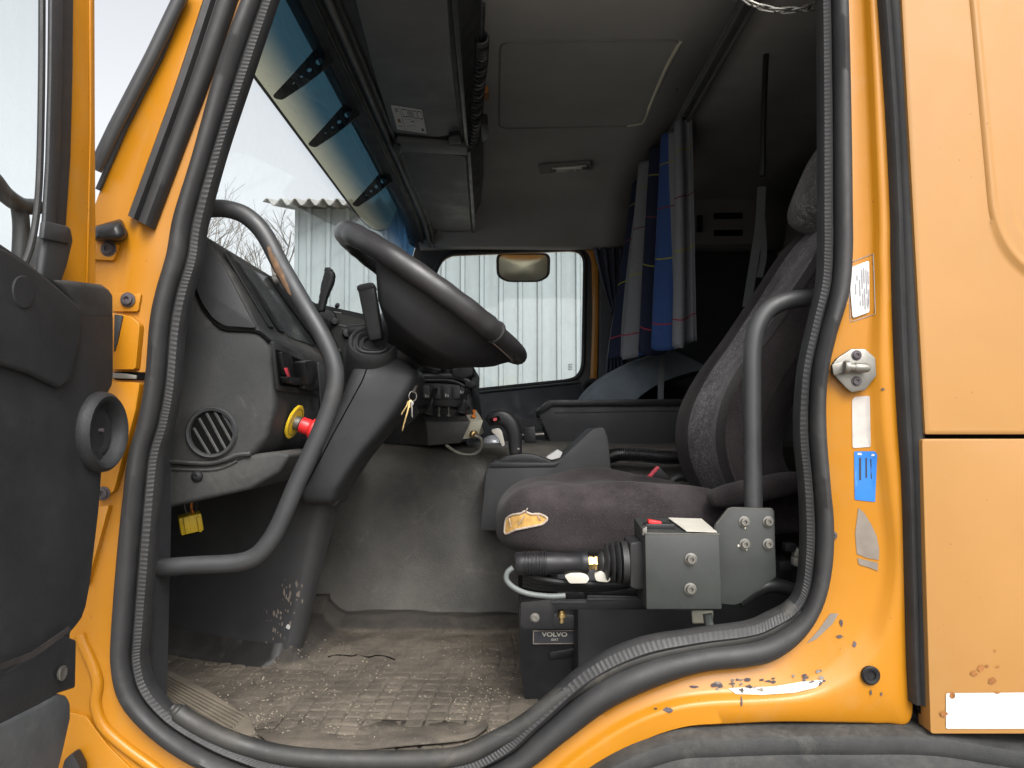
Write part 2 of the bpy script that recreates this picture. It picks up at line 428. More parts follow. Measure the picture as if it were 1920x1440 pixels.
def drape(tree, poly, name, mat, parent, off=.0012, label=None, n=1):
    """a thin patch lying on a surface: outline points carried onto it, fan filled"""
    poly = [Vector((p[0], p[1])) for p in poly]
    c = sum(poly, Vector((0, 0)))/len(poly); m = MB(); K = len(poly); lv = [1, .75, .5, .25]
    rows = []
    for s_ in lv:
        r = []
        for p in poly:
            q = c+(p-c)*s_; h, nn = hit(tree, q.x, q.y)
            if h is None: return None
            if nn.dot(CAM-h) < 0: nn = -nn
            r.append(h+nn*off)
        rows.append(r)
    h, nn = hit(tree, c.x, c.y)
    if h is None: return None
    if nn.dot(CAM-h) < 0: nn = -nn
    vs = [p for r in rows for p in r]+[h+nn*off]; fs = []
    for i in range(len(lv)-1):
        for k in range(K): l = (k+1) % K; fs.append((i*K+k, i*K+l, (i+1)*K+l, (i+1)*K+k))
    b = (len(lv)-1)*K
    for k in range(K): fs.append((b+k, b+(k+1) % K, len(vs)-1))
    return m.add(vs, fs).build(name, mat, parent, label=label)
def rrect(x0, y0, x1, y1, r=3, n=3): return [(p.x, p.y) for p in rnd([(x0, y0), (x1, y0), (x1, y1), (x0, y1)], r, n)]
def quad(q, r=3, n=3): return [(p.x, p.y) for p in rnd(q, r, n)]
def blob(cx, cy, rx, ry, k=12, j=.35, seed=None):
    R = random.Random(seed if seed is not None else int(cx*7+cy)); return [(cx+rx*math.cos(2*PI*i/k)*(1+R.uniform(-j, j)), cy+ry*math.sin(2*PI*i/k)*(1+R.uniform(-j, j))) for i in range(k)]
def pp(pts, Y): return [P(x, y, Y) for x, y in pts]
def bolt(parent, o, axis, r=.009, h=.006, mat='steel', name='bolt', hexr=True, label=None):
    m = MB(); ax = Vector(axis).normalized()
    m.lathe(o, ax, [(r*1.35, 0), (r*1.35, h*.25), (r*1.0, h*.3), (r*1.0, h*.95), (r*.86, h*1.1), (r*.5, h*1.1), (r*.45, h*.6), (0, h*.6)], 16)
    return m.build(name, mat, parent, label=label)
def text(body, size, o, xdir, ydir, mat, parent, name='lettering', extrude=.0004, bold=0., sx=1.0):
    cu = bpy.data.curves.new('t', 'FONT'); cu.body = body; cu.size = 1; cu.align_x = 'CENTER'; cu.align_y = 'CENTER'; cu.extrude = 0; cu.offset = bold
    t = bpy.data.objects.new('t', cu); col.objects.link(t); dg = bpy.context.evaluated_depsgraph_get(); dg.update()
    me = t.evaluated_get(dg).to_mesh(); xd = Vector(xdir).normalized(); yd = Vector(ydir).normalized(); o = Vector(o)
    m = MB(); m.add([o+xd*(v.co.x*size*sx)+yd*(v.co.y*size) for v in me.vertices], [tuple(p.vertices) for p in me.polygons])
    t.evaluated_get(dg).to_mesh_clear(); bpy.data.objects.remove(t); bpy.data.curves.remove(cu)
    return m.build(name, mat, parent, flat=True)
# ================================================================== the yard
g = MB(); g.add([(-900, -900, 0), (900, -900, 0), (900, 900, 0), (-900, 900, 0)], [(0, 1, 2, 3)])
struct(g.build('ground', 'gravel', flat=True))

shed = thing('metal_shed', 'tall white corrugated metal shed behind the truck', 'shed', (1.5, 6.8, 0))
SX0, SY, SH = P(560, 480, 6.8).x, 6.8, 4.02
PITCHW = .2075
def rib_profile(x0, n, depth=.034):
    out = []
    for i in range(n):
        b = x0+i*PITCHW
        out += [(b, 0), (b+.085, 0), (b+.098, -depth), (b+.135, -depth), (b+.148, 0)]
    out.append((x0+n*PITCHW, 0)); return out
for s_ in range(7):
    pr = rib_profile(SX0+s_*5*PITCHW, 5); m = MB()
    rows = [[Vector((x, SY+y+.003*(s_ % 2)+.004*math.sin(x*3+zz), zz)) for x, y in pr] for zz in (-.05, 1.2, 2.4, SH)]
    m.sheet(rows); m.build('wall_sheet', 'shed', shed, ang=20)
m = MB(); m.box((SX0-.02, SY+3, SH/2), (.04, 6.05, SH)); m.build('gable_wall', 'shed', shed)
m = MB(); m.box((SX0+.012, SY-.035, SH/2-.6), (.085, .02, SH-1.2)); m.build('corner_flashing', 'shed', shed, bevel=.004)
rows = []
for yy, zz in ((SY-.34, SH-.02), (SY+3, SH+.75), (SY+6.3, SH+1.45)):
    rows.append([Vector((SX0-.28+i*.0175, yy, zz+.036*math.sin(i*.0175/.146*2*PI))) for i in range(470)])
m = MB(); m.sheet(rows); m.build('roof_sheet', 'roof', shed, solid=.012)

def tree(loc, h, seed, label):
    R = random.Random(seed); root = thing('bare_tree', label, 'tree', loc, 'bare trees beyond the yard')
    tr = MB(); cr = MB()
    def branch(p, d, L, r, lev, m):
        n = 4; path = [p]; dd = d.copy()
        for i in range(n):
            dd = (dd+Vector((R.uniform(-.16, .16), R.uniform(-.16, .16), R.uniform(-.02, .14)))).normalized(); path.append(path[-1]+dd*(L/n))
        m.tube(path, [r*(1-.55*i/n) for i in range(n+1)], 5 if lev < 2 else 3)
        if lev >= 5: return
        k = R.choice((3, 4)) if lev else 8
        for i in range(k):
            t = R.uniform(.35, 1) if lev else .25+.75*i/k
            q = path[min(n, int(t*n))]
            ax = Vector((R.uniform(-1, 1), R.uniform(-1, 1), R.uniform(-.1, .5))).normalized()
            branch(q, (dd*.75+ax*.8).normalized(), L*R.uniform(.48, .68), max(.007, r*.5), lev+1, cr)
    branch(Vector(loc), Vector((0, 0, 1)), h*.55, h*.016, 0, tr)
    tr.build('trunk', 'bare', root); cr.build('crown', 'bare', root)
tree((-8.7, 22, 0), 10.4, 3, 'bare leafless tree nearest the grab rail, beyond the windscreen')
tree((-7.3, 23, 0), 10.6, 11, 'bare leafless tree close beside the left corner of the metal shed')

# ================================================================== the cab
FLOOR, CEIL = 1.16, 2.70
cab = thing('truck_cab', 'worn yellow truck cab seen through its open driver door', 'truck cab', (0, 1.1, 1.1))
SO = [(573, -300), (518, -150), (462, 0), (413, 133), (367, 300), (333, 410), (320, 480), (300, 550), (289, 607), (281, 707), (267, 790), (250, 850), (241, 919), (229, 1035), (218, 1180), (218, 1249), (233, 1308), (272, 1358), (330, 1405), (395, 1440), (500, 1478), (700, 1490), (880, 1478), (983, 1440), (1060, 1383), (1140, 1325), (1226, 1284), (1312, 1256), (1398, 1246), (1450, 1232), (1501, 1191), (1536, 1132), (1553, 1060), (1556, 980), (1549, 900), (1542, 799), (1544, 712), (1560, 636), (1584, 556), (1591, 480), (1591, 400), (1588, 200), (1583, 0), (1578, -150), (1573, -300), (1100, -318)]
SI = [(622, -262), (570, -150), (518, 0), (475, 127), (423, 283), (386, 420), (376, 490), (358, 550), (344, 620), (334, 730), (322, 795), (306, 850), (298, 915), (287, 1050), (276, 1185), (273, 1235), (287, 1285), (330, 1335), (389, 1372), (467, 1408), (555, 1430), (700, 1437), (850, 1430), (931, 1397), (985, 1345), (1090, 1250), (1190, 1200), (1300, 1180), (1400, 1166), (1440, 1150), (1480, 1128), (1497, 1097), (1503, 1040), (1504, 980), (1500, 900), (1492, 810), (1498, 700), (1515, 615), (1533, 535), (1537, 470), (1537, 400), (1537, 200), (1535, 0), (1532, -150), (1528, -262), (1100, -268)]
BO = [(480, -330), (415, -150), (347, 0), (300, 100), (233, 233), (180, 370), (160, 440), (145, 520), (135, 600), (130, 700), (125, 790), (120, 850), (115, 919), (108, 1035), (100, 1180), (95, 1249), (90, 1330), (95, 1420), (130, 1500), (250, 1560), (450, 1590), (700, 1600), (900, 1570), (1040, 1500), (1110, 1440), (1200, 1385), (1275, 1358), (1340, 1352), (1450, 1347), (1560, 1348), (1650, 1349), (1699, 1340), (1697, 1230), (1693, 1074), (1689, 930), (1681, 800), (1676, 700), (1673, 643), (1670, 550), (1668, 480), (1667, 400), (1656, 200), (1643, 0), (1632, -150), (1622, -330), (1100, -350)]
TC = [.5]*18+[.5]*6+[.5, .5, .5, .55, .58, .55, .5, .5, .68, .84, .8, .75, .74, .72, .68, .65, .65, .65, .66, .66, .66, .5]
ST = [0]*18+[.004]*4+[.008, .012, .014, .016]+[.018]*19+[.01]
N0 = len(SO)
def dense(pts, n=26): return cat([P(x, y, 0) for x, y in pts], n, True)
dO, dI, dB = dense(SO), dense(SI), dense(BO)
tc = cat([Vector((a, b, 0)) for a, b in zip(TC, ST)], 26, True)
def resample(curves, N):
    mid = curves[0]; L = [0]
    for i in range(len(mid)): L.append(L[-1]+(mid[(i+1) % len(mid)]-mid[i]).length)
    out = [[] for _ in curves]; j = 0
    for k in range(N):
        s_ = L[-1]*k/N
        while L[j+1] < s_: j += 1
        t = (s_-L[j])/max(1e-9, L[j+1]-L[j])
        for c, o in zip(curves, out): o.append(c[j]*(1-t)+c[(j+1) % len(c)]*t)
    return out
# yellow door surround, pressed in one sheet
A, B, T = resample([dO, dB, tc], 700); rings = []
for a, b, t in zip(A, B, T):
    tcx, st = t.x, t.y
    prof = [(-.03, .03), (-.02, .012), (0, .008), (.06, .002), (tcx-.16, .0), (tcx-.07, -.002-st*.25), (tcx-.02, -st*.8), (tcx+.03, -st), (tcx+.1, -st*1.02), (.96, -st), (1, -st+.004), (1.0, .05), (-.03, .05)]
    rings.append([a.lerp(b, q)+Vector((0, y, 0)) for q, y in prof])
m = MB(); m.loft(rings, True, False, True); body = m.build('door_surround', 'yellow', cab, ang=50)
# rubber seals
A, B = resample([dO, dI], 600); rings = []
for i, (a, b) in enumerate(zip(A, B)):
    wv = .0012*math.sin(i*.21)+.0008*math.sin(i*.077+1)
    prof = [(-.02, .0), (0, -.013), (.05, -.021), (.16, -.027), (.32, -.029+wv), (.46, -.025), (.55, -.016), (.58, .0), (.58, .02), (-.02, .02)]
    rings.append([a.lerp(b, q)+Vector((0, y, 0)) for q, y in prof])
m = MB(); m.loft(rings, True, False, True); m.build('door_seal', 'rubber', cab, ang=60)
A, B = resample([dO, dI], 3600); rings = []
for i, (a, b) in enumerate(zip(A, B)):
    r_ = .0007 if i % 5 < 2 else 0
    prof = [(.585, .004), (.60, -.006), (.66, -.0135), (.74, -.0165), (.78, -.0145-r_), (.93, -.011-r_), (.985, -.005), (1.0, .006), (.97, .016), (.585, .03)]
    rings.append([a.lerp(b, q)+Vector((0, y, 0)) for q, y in prof])
m = MB(); m.loft(rings, True, False, True); m.build('seal_lip', 'rubber', cab, ang=35)
# inner sill seal (second grey rail behind the lip along the lower edge)
sill = cat([P(x, y, .0) for x, y in [(322, 1326), (350, 1348), (400, 1376), (470, 1402), (560, 1420), (700, 1426), (850, 1420), (925, 1390), (985, 1356), (1060, 1299), (1140, 1254), (1209, 1229), (1312, 1207), (1405, 1191), (1452, 1172), (1490, 1136)]], 8)
m = MB(); m.tube(sill, [.008]*2+[.012]*2+[.0150]*(len(sill)-4), 12); m.build('sill_seal', 'rubber_dirty', cab)

# A pillar: rubber trim strip of two ridges, wind deflector pole, bump stop
L1 = [(395, -20), (340, 150), (290, 290), (247, 408)]; L2 = [(455, -20), (400, 143), (345, 290), (292, 432)]
cl = cat([P(x, y, 0) for x, y in L1], 8); cr_ = cat([P(x, y, 0) for x, y in L2], 8); rings = []
for a, b in zip(cl, cr_):
    prof = [(0, 0), (.02, -.012), (.12, -.018), (.32, -.017), (.38, -.007), (.44, -.006), (.5, -.016), (.66, -.022), (.84, -.021), (.97, -.012), (1, 0)]
    rings.append([a.lerp(b, q)+Vector((0, y-.002, 0)) for q, y in prof])
m = MB(); m.loft(rings, True, True); m.build('pillar_strip', 'rubber', cab, ang=50)
m = MB(); m.tube([P(178, 318, -.02), P(215, 240, -.02), P(285, 105, -.02), P(345, -20, -.02)], .0105, 12); m.build('deflector_pole', 'tube', cab)
m = MB(); m.prism(pp([(282, 110), (291, 88), (303, 84), (297, 104)], -.012), (0, .02, 0)); m.build('pole_bracket', 'plastic_black', cab, bevel=.002)
m = MB(); m.tube([P(184, 356, -.004), P(236, 236, -.004), P(303, 103, -.004), P(352, -20, -.004)], .0045, 8); m.build('pillar_edge_rubber', 'rubber', cab)
m = MB(); m.loft([[P(x, y, Y) for x, y in q] for q, Y in (([(176, 424), (228, 409), (243, 440), (232, 454), (176, 452)], -.003), ([(178, 427), (224, 415), (235, 440), (226, 450), (178, 449)], -.035), ([(186, 432), (215, 425), (222, 440), (216, 446), (186, 445)], -.045))])
m.build('bump_stop', 'plastic_smooth', cab, bevel=.004)
# hinge pillar pressings
m = MB(); m.prism(quad([(172, 457), (226, 459), (222, 492), (212, 492), (205, 515), (172, 515)], 4), (0, 0, 0)) if False else m.prism([p+Vector((0, -.001, 0)) for p in pp(quad([(172, 457), (227, 459), (218, 490), (172, 488)], 4), 0)], (0, -.008, 0)); m.build('hinge_plate', 'yellow', cab, bevel=.002)
m = MB(); m.prism([p+Vector((0, -.001, 0)) for p in pp(quad([(214, 550), (268, 551), (262, 585), (214, 585)], 4), 0)], (0, -.005, 0)); m.build('hinge_plate', 'yellow', cab, bevel=.002)
for q in ([(214, 588), (255, 596), (270, 610), (262, 694), (214, 694)], [(214, 716), (270, 718), (262, 770), (240, 850), (222, 920), (188, 940), (190, 900)]):
    m = MB(); m.prism([p+Vector((0, .004, 0)) for p in pp(quad(q, 6), 0)], (0, -.018, 0)); m.build('hinge_pressing', 'yellow', cab, bevel=.006, seg=3)
for px, py, r in ((204, 467, .0095), (240, 562, .0088), (194, 925, .008)):
    bolt(cab, P(px, py, -.008 if py < 900 else -.0145), (0, -1, 0), r, .006, 'chip')
m = MB(); m.prism(pp(quad([(214, 697), (274, 698), (274, 713), (214, 712)], 4), -.0035), (0, -.0006, 0)); m.build('check_slot', 'void', cab)
m = MB(); m.prism(pp(quad([(212, 699), (240, 701), (258, 704), (258, 711), (212, 709)], 2), -.0048), (0, -.004, 0)); m.build('check_strap', 'steel', cab, bevel=.001)
m = MB(); m.prism([p+Vector((0, .0, 0)) for p in pp(quad([(217, 590), (232, 592), (222, 640), (216, 660)], 2), -.0145)], (0, -.004, 0)); m.build('hinge_cover', 'plastic', cab, bevel=.001)
# lower front pressings
for q, dy in (([(172, 960), (190, 950), (212, 945), (186, 1040), (168, 1100)], .012), ([(120, 1330), (165, 1340), (205, 1395), (250, 1440), (250, 1480), (120, 1480)], .006)):
    m = MB(); m.prism([p+Vector((0, .006, 0)) for p in pp(quad(q, 6), 0)], (0, -dy-.006, 0)); m.build('sill_pressing', 'yellow', cab, bevel=.005, seg=3)
edge = cat([P(x, y, -.001) for x, y in [(150, 1190), (182, 1270), (180, 1320), (195, 1362), (235, 1400), (290, 1440), (330, 1470)]], 8)
m = MB(); m.tube(edge, .009, 10); m.build('sill_flange', 'yellow', cab)
m = MB(); m.lathe(P(193, 1417, .001), (0, -1, 0), [(.0065, 0), (.0065, .0015), (0, .0015)], 16); m.build('drain_hole', 'void', cab)
m = MB(); m.prism(pp(quad([(120, 1425), (135, 1412), (150, 1440), (150, 1470), (110, 1470)], 6), -.03), (0, .02, 0)); m.build('hinge_boot', 'rubber', cab, bevel=.006)

# B pillar: weather strip, striker, stickers, plug
L1 = [(1640, -40), (1657, 200), (1667, 400), (1668, 480), (1673, 643), (1681, 800), (1688, 900), (1693, 1074), (1697, 1230), (1701, 1312)]
L2 = [(1681, -40), (1700, 200), (1708, 400), (1713, 480), (1720, 643), (1726, 800), (1729, 900), (1738, 1113), (1741, 1230), (1744, 1321)]
cl = cat(pp(L1, -.015), 6); cr_ = cat(pp(L2, -.015), 6); rings = []
for a, b in zip(cl, cr_):
    prof = [(-.03, .01), (0, -.016), (.12, -.022), (.3, -.017), (.42, -.014), (.55, -.021), (.75, -.023), (.95, -.016), (1.1, .0), (1.1, .01)]
    rings.append([a.lerp(b, q)+Vector((0, y, 0)) for q, y in prof])
m = MB(); m.loft(rings); m.build('weather_strip', 'rubber', cab, ang=50)
# rear side panels
def nest(v0, r, v1):   # L shaped line: down, round corner, to the right
    return v0, r, v1
def lcurve(top, corner, end, r=60, n=40):
    pts = [Vector((*top, 0))]; a, b, c = (Vector((*q, 0)) for q in (top, corner, end))
    p = b+(a-b).normalized()*r; q = b+(c-b).normalized()*r
    pts = [a.lerp(p, i/n) for i in range(n)]+[p*(1-t)**2+b*2*t*(1-t)+q*t*t for t in [i/n for i in range(n)]]+[q.lerp(c, i/n) for i in range(n+1)]
    return pts
EY = -.032
cur = [(lcurve((1680, -60), (1727, 814), (2050, 814), 4), .0), (lcurve((1680, -60), (1727, 814), (2050, 814), 4), -.012), (lcurve((1684, -60), (1731, 810), (2050, 810), 6), -.014), (lcurve((1688, -60), (1735, 806), (2050, 806), 8), -.014), (lcurve((1795, -60), (1846, 528), (2050, 568), 142), -.014),
       (lcurve((1801, -60), (1853, 520), (2050, 560), 140), -.014), (lcurve((1804, -60), (1857, 517), (2050, 556), 140), -.0185), (lcurve((1811, -60), (1864, 512), (2050, 549), 138), -.0195), (lcurve((1815, -60), (1869, 508), (2050, 544), 136), -.0165), (lcurve((1818, -60), (1872, 505), (2050, 541), 134), -.0165), (lcurve((1843, -60), (1882, 473), (2050, 508), 112), -.0165),
       (lcurve((1846, -60), (1885, 470), (2050, 505), 110), -.0165), (lcurve((1849, -60), (1888, 467), (2050, 501), 110), -.0125), (lcurve((1853, -60), (1892, 463), (2050, 497), 108), -.0125), (lcurve((2050, -60), (2060, 300), (2070, 330), 10), -.0125)]
rows = [[P(p.x, p.y, EY)+Vector((0, y, 0)) for p in c] for c, y in cur]
m = MB(); m.sheet(rows); m.build('side_panel', 'yellow_pale', cab, ang=50, label='upper side panel of paler yellow with pressed ribs')
def tri_panel(poly, y0, y1, name, mat, bev, label=None):
    m = MB(); m.prism(pp(poly, y0), (0, y1-y0, 0)); return m.build(name, mat, cab, bevel=bev, seg=3, label=label)
lowp = tri_panel(quad([(1729, 823), (2050, 823), (2050, 1376), (1745, 1376)], 6), EY-.014, EY+.02, 'side_panel', 'yellow_pale', .004, 'lower side panel of paler yellow with white sticker')
tri_panel([(1724, 800), (2060, 800), (2060, 840), (1724, 840)], EY+.002, EY+.03, 'panel_gap', 'void', 0)
tri_panel([(1640, -80), (2080, -80), (2080, 1420), (1700, 1420)], EY+.045, EY+.06, 'inner_panel', 'trim_black', 0)
tri_panel(quad([(1716, 1322), (1745, 1322), (1745, 1352), (1733, 1350)], 3), -.02, 0, 'strip_end_gap', 'void', 0)
# black mudguard
def mud(sec): return [P(x, y, 0) for x, y in sec]
U = cat([P(x, y, 0) for x, y in [(1020, 1500), (1090, 1440), (1170, 1392), (1260, 1361), (1340, 1356), (1450, 1352), (1560, 1352), (1720, 1354), (1900, 1380), (2100, 1382)]], 6)
rows = []
for y, z in ((.02, .0), (-.03, -.001), (-.045, -.006), (-.05, -.022), (-.046, -.032), (-.058, -.040), (-.10, -.052), (-.13, -.075), (-.14, -.11), (-.14, -.2)):
    rows.append([p+Vector((0, y, z)) for p in U])
m = MB(); m.sheet(rows); m.build('mudguard', 'plastic_dusty', cab, ang=50)
# striker
m = MB(); m.prism(pp(quad([(1558, 682), (1566, 672), (1592, 655), (1618, 655), (1637, 672), (1639, 705), (1618, 732), (1592, 736), (1582, 728), (1556, 700)], 3), -.006), (0, -.009, 0)); strk = m.build('door_striker', 'steel', cab, bevel=.002)
m = MB(); m.prism(pp(quad([(1556, 684), (1585, 677), (1588, 694), (1560, 705)], 3), -.0155), (0, -.008, 0)); m.build('striker_lug', 'steel', strk, bevel=.002)
m = MB(); o_ = P(1582, 688, -.026); e_ = P(1629, 690, -.026); L_ = (e_-o_).length
m.lathe(o_, e_-o_, [(.0, 0), (.009, 0), (.0105, .002), (.0105, .007), (.0065, .009), (.006, .016), (.0075, .018), (.0075, L_*.9), (.006, L_), (0, L_)], 18); m.build('striker_pin', 'steel', strk)
for q in ((1606, 666), (1606, 715)):
    bolt(strk, P(q[0], q[1], -.0155), (0, -1, 0), .006, .003, 'chip')
tree_b = bvh([body, lowp])
def sticker(poly, name, mat, label, off=.0012): return drape(tree_b, poly, name, mat, cab, off, label)
fl = []
for (x0_, y0_), (x1_, y1_) in (((1590, 494), (1637, 476)), ((1637, 476), (1641, 589)), ((1641, 589), (1594, 604)), ((1594, 604), (1590, 494))):
    for k in range(8):
        h, n_ = hit(tree_b, x0_+(x1_-x0_)*k/8, y0_+(y1_-y0_)*k/8)
        if h is not None: fl.append(h+Vector((0, -.0006, 0)))
m = MB(); m.tube(fl, .0006, 5, True); m.build('sticker_film', 'ink_grey', cab, label='thin dark outline of clear film around the paper label')
lab = sticker(quad([(1593, 502), (1628, 489), (1632, 586), (1597, 597)], 5), 'paper_label', 'white_label', 'white printed paper label high on the door pillar', .0034)
RL = random.Random(4)
if lab:
    for i, (tx, a, b) in enumerate(((.2, .35, .55), (.3, .2, .3), (.42, .3, .62), (.42, .7, .8), (.55, .12, .5), (.55, .58, .82), (.66, .1, .4), (.66, .5, .9), (.78, .15, .62), (.78, .7, .85), (.88, .2, .45), (.88, .55, .92))):
        A0 = Vector((1593, 502)); dx = Vector((35, -13)); dy = Vector((4, 97))
        p0 = A0+dx*tx+dy*a; p1 = A0+dx*tx+dy*b; wv = Vector((2.0, -.6))
        drape(tree_b, [tuple(p0), tuple(p0+wv), tuple(p1+wv), tuple(p1)], 'print_line', 'ink_grey', lab, .0041)
sticker(quad([(1597, 750), (1602, 744), (1631, 742), (1633, 838), (1598, 840)], 4), 'white_sticker', 'dirty_white', 'blank dirty white sticker below the striker')
bs = sticker(quad([(1601, 846), (1641, 846), (1645, 852), (1641, 941), (1602, 937)], 3), 'blue_sticker', 'blue_sticker', 'bright blue sticker low on the door pillar')
for q in ((1607, 849, 1624, 853), (1628, 851, 1640, 855), (1610, 858, 1614, 900), (1622, 858, 1625, 896), (1632, 860, 1634, 898)):
    drape(tree_b, rrect(*q, 1, 2), 'print_line', 'white_label' if q[3] < 856 else 'door_blue', bs, .0017)
sticker([(1609, 952), (1620, 962), (1634, 985), (1643, 1005), (1648, 1030), (1647, 1050), (1625, 1046), (1606, 1038), (1603, 1000)], 'worn_patch', 'primer', 'bare grey patch where a sticker was torn off')
sticker([(1607, 1046), (1625, 1050), (1645, 1055), (1645, 1070), (1630, 1064), (1610, 1058)], 'worn_patch', 'primer', 'small torn grey patch', .0015)
sticker([(1535, 1180), (1556, 1150), (1572, 1150), (1560, 1170), (1530, 1198), (1512, 1206)], 'worn_patch', 'primer', 'rubbed grey patch beside the seal corner')
sticker([(1365, 1290), (1400, 1288), (1450, 1288), (1500, 1279), (1546, 1275), (1530, 1290), (1490, 1300), (1430, 1304), (1380, 1302)], 'worn_edge', 'scuff', 'white scuffed streak on the step edge', .0014)
for i in range(34):
    t = RL.random(); x = 1335+t*225; y = 1292-t*18+RL.uniform(-16, 10)-(14*max(0, t-.6))
    sticker(blob(x, y, RL.uniform(2, 7), RL.uniform(1.5, 4.5), 9, .5, i), 'paint_chip', 'chip' if i % 3 else 'primer', None, .0018)
for x, y, a, b in ((1577, 1168, 3, 7), (1574, 1193, 6, 3), (1602, 1208, 4, 6), (1253, 1331, 8, 4), (1390, 1315, 2, 7), (1632, 1298, 2, 5), (1652, 1300, 2, 4), (1300, 1287, 10, 2), (1655, 730, 3, 2), (1230, 1330, 3, 1.5)):
    sticker(blob(x, y, a, b, 9, .4), 'paint_chip', 'chip', None, .0015)
sticker(quad([(1773, 1299), (2040, 1297), (2040, 1366), (1773, 1366)], 4), 'white_sticker', 'white_label', 'plain white rectangular sticker on the lower side panel')
for x, y, a, b in ((1826, 1262, 7, 5), (1838, 1252, 5, 6), (1860, 1276, 9, 6), (1785, 1303, 7, 5), (1768, 1338, 7, 5), (1850, 1249, 4, 3), (1868, 1298, 5, 2), (1865, 1220, 2, 2), (1870, 1250, 3, 2)):
    sticker(blob(x, y, a, b, 11, .4), 'rust_spot', 'rust', None, .002 if y > 1290 else .0012)
m = MB(); m.lathe(P(1632, 1266, -.021), (0, -1, 0), [(.0, -.004), (.0135, -.004), (.0145, .002), (.012, .0045), (.0075, .0035), (.0065, .001), (0, .0005)], 24); m.build('rubber_plug', 'plastic_black', cab)
bolt(cab, P(1562, 1004, .0), (0, -1, 0), .005, .003, 'chip', 'screw')

# roof, near header, near rear wall, floor, firewall, rear wall
m = MB(); m.box((.42, 1.1, 2.80), (1.85, 2.46, .05)); m.build('roof', 'yellow', cab, bevel=.015)
m = MB(); m.box((.45, .06, 2.76), (1.9, .16, .12)); m.build('roof_rail', 'yellow', cab, bevel=.01)
m = MB(); m.box((.1, 1.1, FLOOR-.05), (2.5, 2.24, .06)); m.build('floor_pan', 'trim_black', cab)
m = MB(); m.box((-1.12, 1.1, 1.55), (.04, 2.2, .85)); m.build('firewall', 'trim_black', cab)
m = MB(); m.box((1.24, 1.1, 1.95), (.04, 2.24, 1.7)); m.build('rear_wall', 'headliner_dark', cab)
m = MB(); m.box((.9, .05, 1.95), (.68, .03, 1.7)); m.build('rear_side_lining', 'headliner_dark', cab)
m = MB(); m.box((-.86, .10, 1.50), (.52, .05, .75)); m.build('front_side_lining', 'trim_black', cab)
# headliner: sheet folding down over the far window
prof = [(.1, CEIL), (.8, CEIL), (1.6, CEIL), (1.86, CEIL-.004), (1.96, CEIL-.02), (2.02, CEIL-.05), (2.08, CEIL-.12), (2.13, CEIL-.2), (2.14, 2.505), (2.155, 2.497), (2.2, 2.495)]
rows = [[Vector((x, y, z)) for y, z in prof] for x in (-.42, -.2, .0, .2, .4, .535)]
m = MB(); m.sheet(rows); hl = m.build('headliner', 'headliner', cab, solid=.006)
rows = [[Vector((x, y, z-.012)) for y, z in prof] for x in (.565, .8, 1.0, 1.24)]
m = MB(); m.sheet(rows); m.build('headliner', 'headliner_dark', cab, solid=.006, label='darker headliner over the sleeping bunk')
m = MB(); m.box((-.28, 1.1, 2.735), (.4, 2.3, .05)); m.build('header_beam', 'trim_black', cab)
hz = CEIL-.004
hatch = rnd([PZ(938, 78, hz), PZ(1280, 75, hz), PZ(1200, 236, hz), PZ(936, 241, hz)], .04, 5)
m = MB(); m.tube(hatch, .0035, 6, True); m.build('hatch_seam', 'headliner_dark', cab)
lt = cat([PZ(1276, 78, hz), PZ(1250, 125, hz), PZ(1222, 190, hz), PZ(1208, 225, hz), PZ(1196, 233, hz), PZ(1176, 236, hz)], 6)
m = MB(); m.tube(lt, [.005]*(len(lt)-8)+[.004]*8, 8); m.build('hatch_trim', surf('pale hatch trim', (.5, .48, .38), .6, .1), cab)
for q in ((1268, 168), (1270, 165)): pass
m = MB(); m.lathe(PZ(1269, 167, CEIL-.003), (0, 0, -1), [(.004, 0), (.004, .004), (0, .005)], 10); m.build('headliner_screw', 'steel', cab)
# roof lamp
la = [PZ(1008, 307, CEIL-.004), PZ(1108, 300, CEIL-.004), PZ(1112, 313, CEIL-.004), PZ(1012, 321, CEIL-.004)]
lamp = thing('roof_lamp', 'slim unlit lamp strip set in the grey headliner', 'ceiling lamp', la[0])
m = MB(); m.prism(rnd(la, .012), (0, 0, -.012)); m.build('housing', 'headliner_dark', lamp, bevel=.003)
cx_ = (la[0]+la[1]+la[2]+la[3])/4
m = MB(); m.prism(rnd([a.lerp(cx_, .18).lerp(la[1].lerp(la[2], .5), .18)+Vector((0, 0, -.012)) for a in la], .006), (0, 0, -.005)) ; m.build('lens', surf('ribbed lamp lens', (.25, .24, .21), .3), lamp, bevel=.001)
for t in (.28, .86):
    c = la[0].lerp(la[1], t).lerp(la[3].lerp(la[2], t), .5); m = MB(); m.box(c+Vector((0, 0, -.014)), (.022, .035, .008)); m.build('lamp_switch', 'plastic_black', lamp, bevel=.002)

# far side wall with the window opening
YF = 2.2
win = [(806, 545), (818, 505), (828, 486), (845, 476), (1072, 467), (1088, 471), (1096, 484), (1097, 500), (1094, 680), (1090, 698), (1080, 710), (1062, 715), (885, 733), (780, 742)]
wi = [P(x, y, YF) for x, y in win]
wi = rnd(wi, .02, 3)
outer = [Vector((-1.1, YF, 1.1)), Vector((-1.1, YF, 1.7)), Vector((-.63, YF, 1.86)), Vector((-.43, YF, 2.56)), Vector((-.40, YF, 2.76)), Vector((1.24, YF, 2.76)), Vector((1.24, YF, 1.1))]
m = MB(); m.plate(outer, wi, (0, .03, 0)); m.build('far_side_wall', 'trim_black', cab, ang=30)
m = MB(); m.plate([p+Vector((0, .034, 0)) for p in outer], [p+Vector((0, .034, 0)) for p in wi], (0, .02, 0)); m.build('far_outer_skin', 'yellow', cab, ang=30)
wc = sum(wi, Vector())/len(wi)
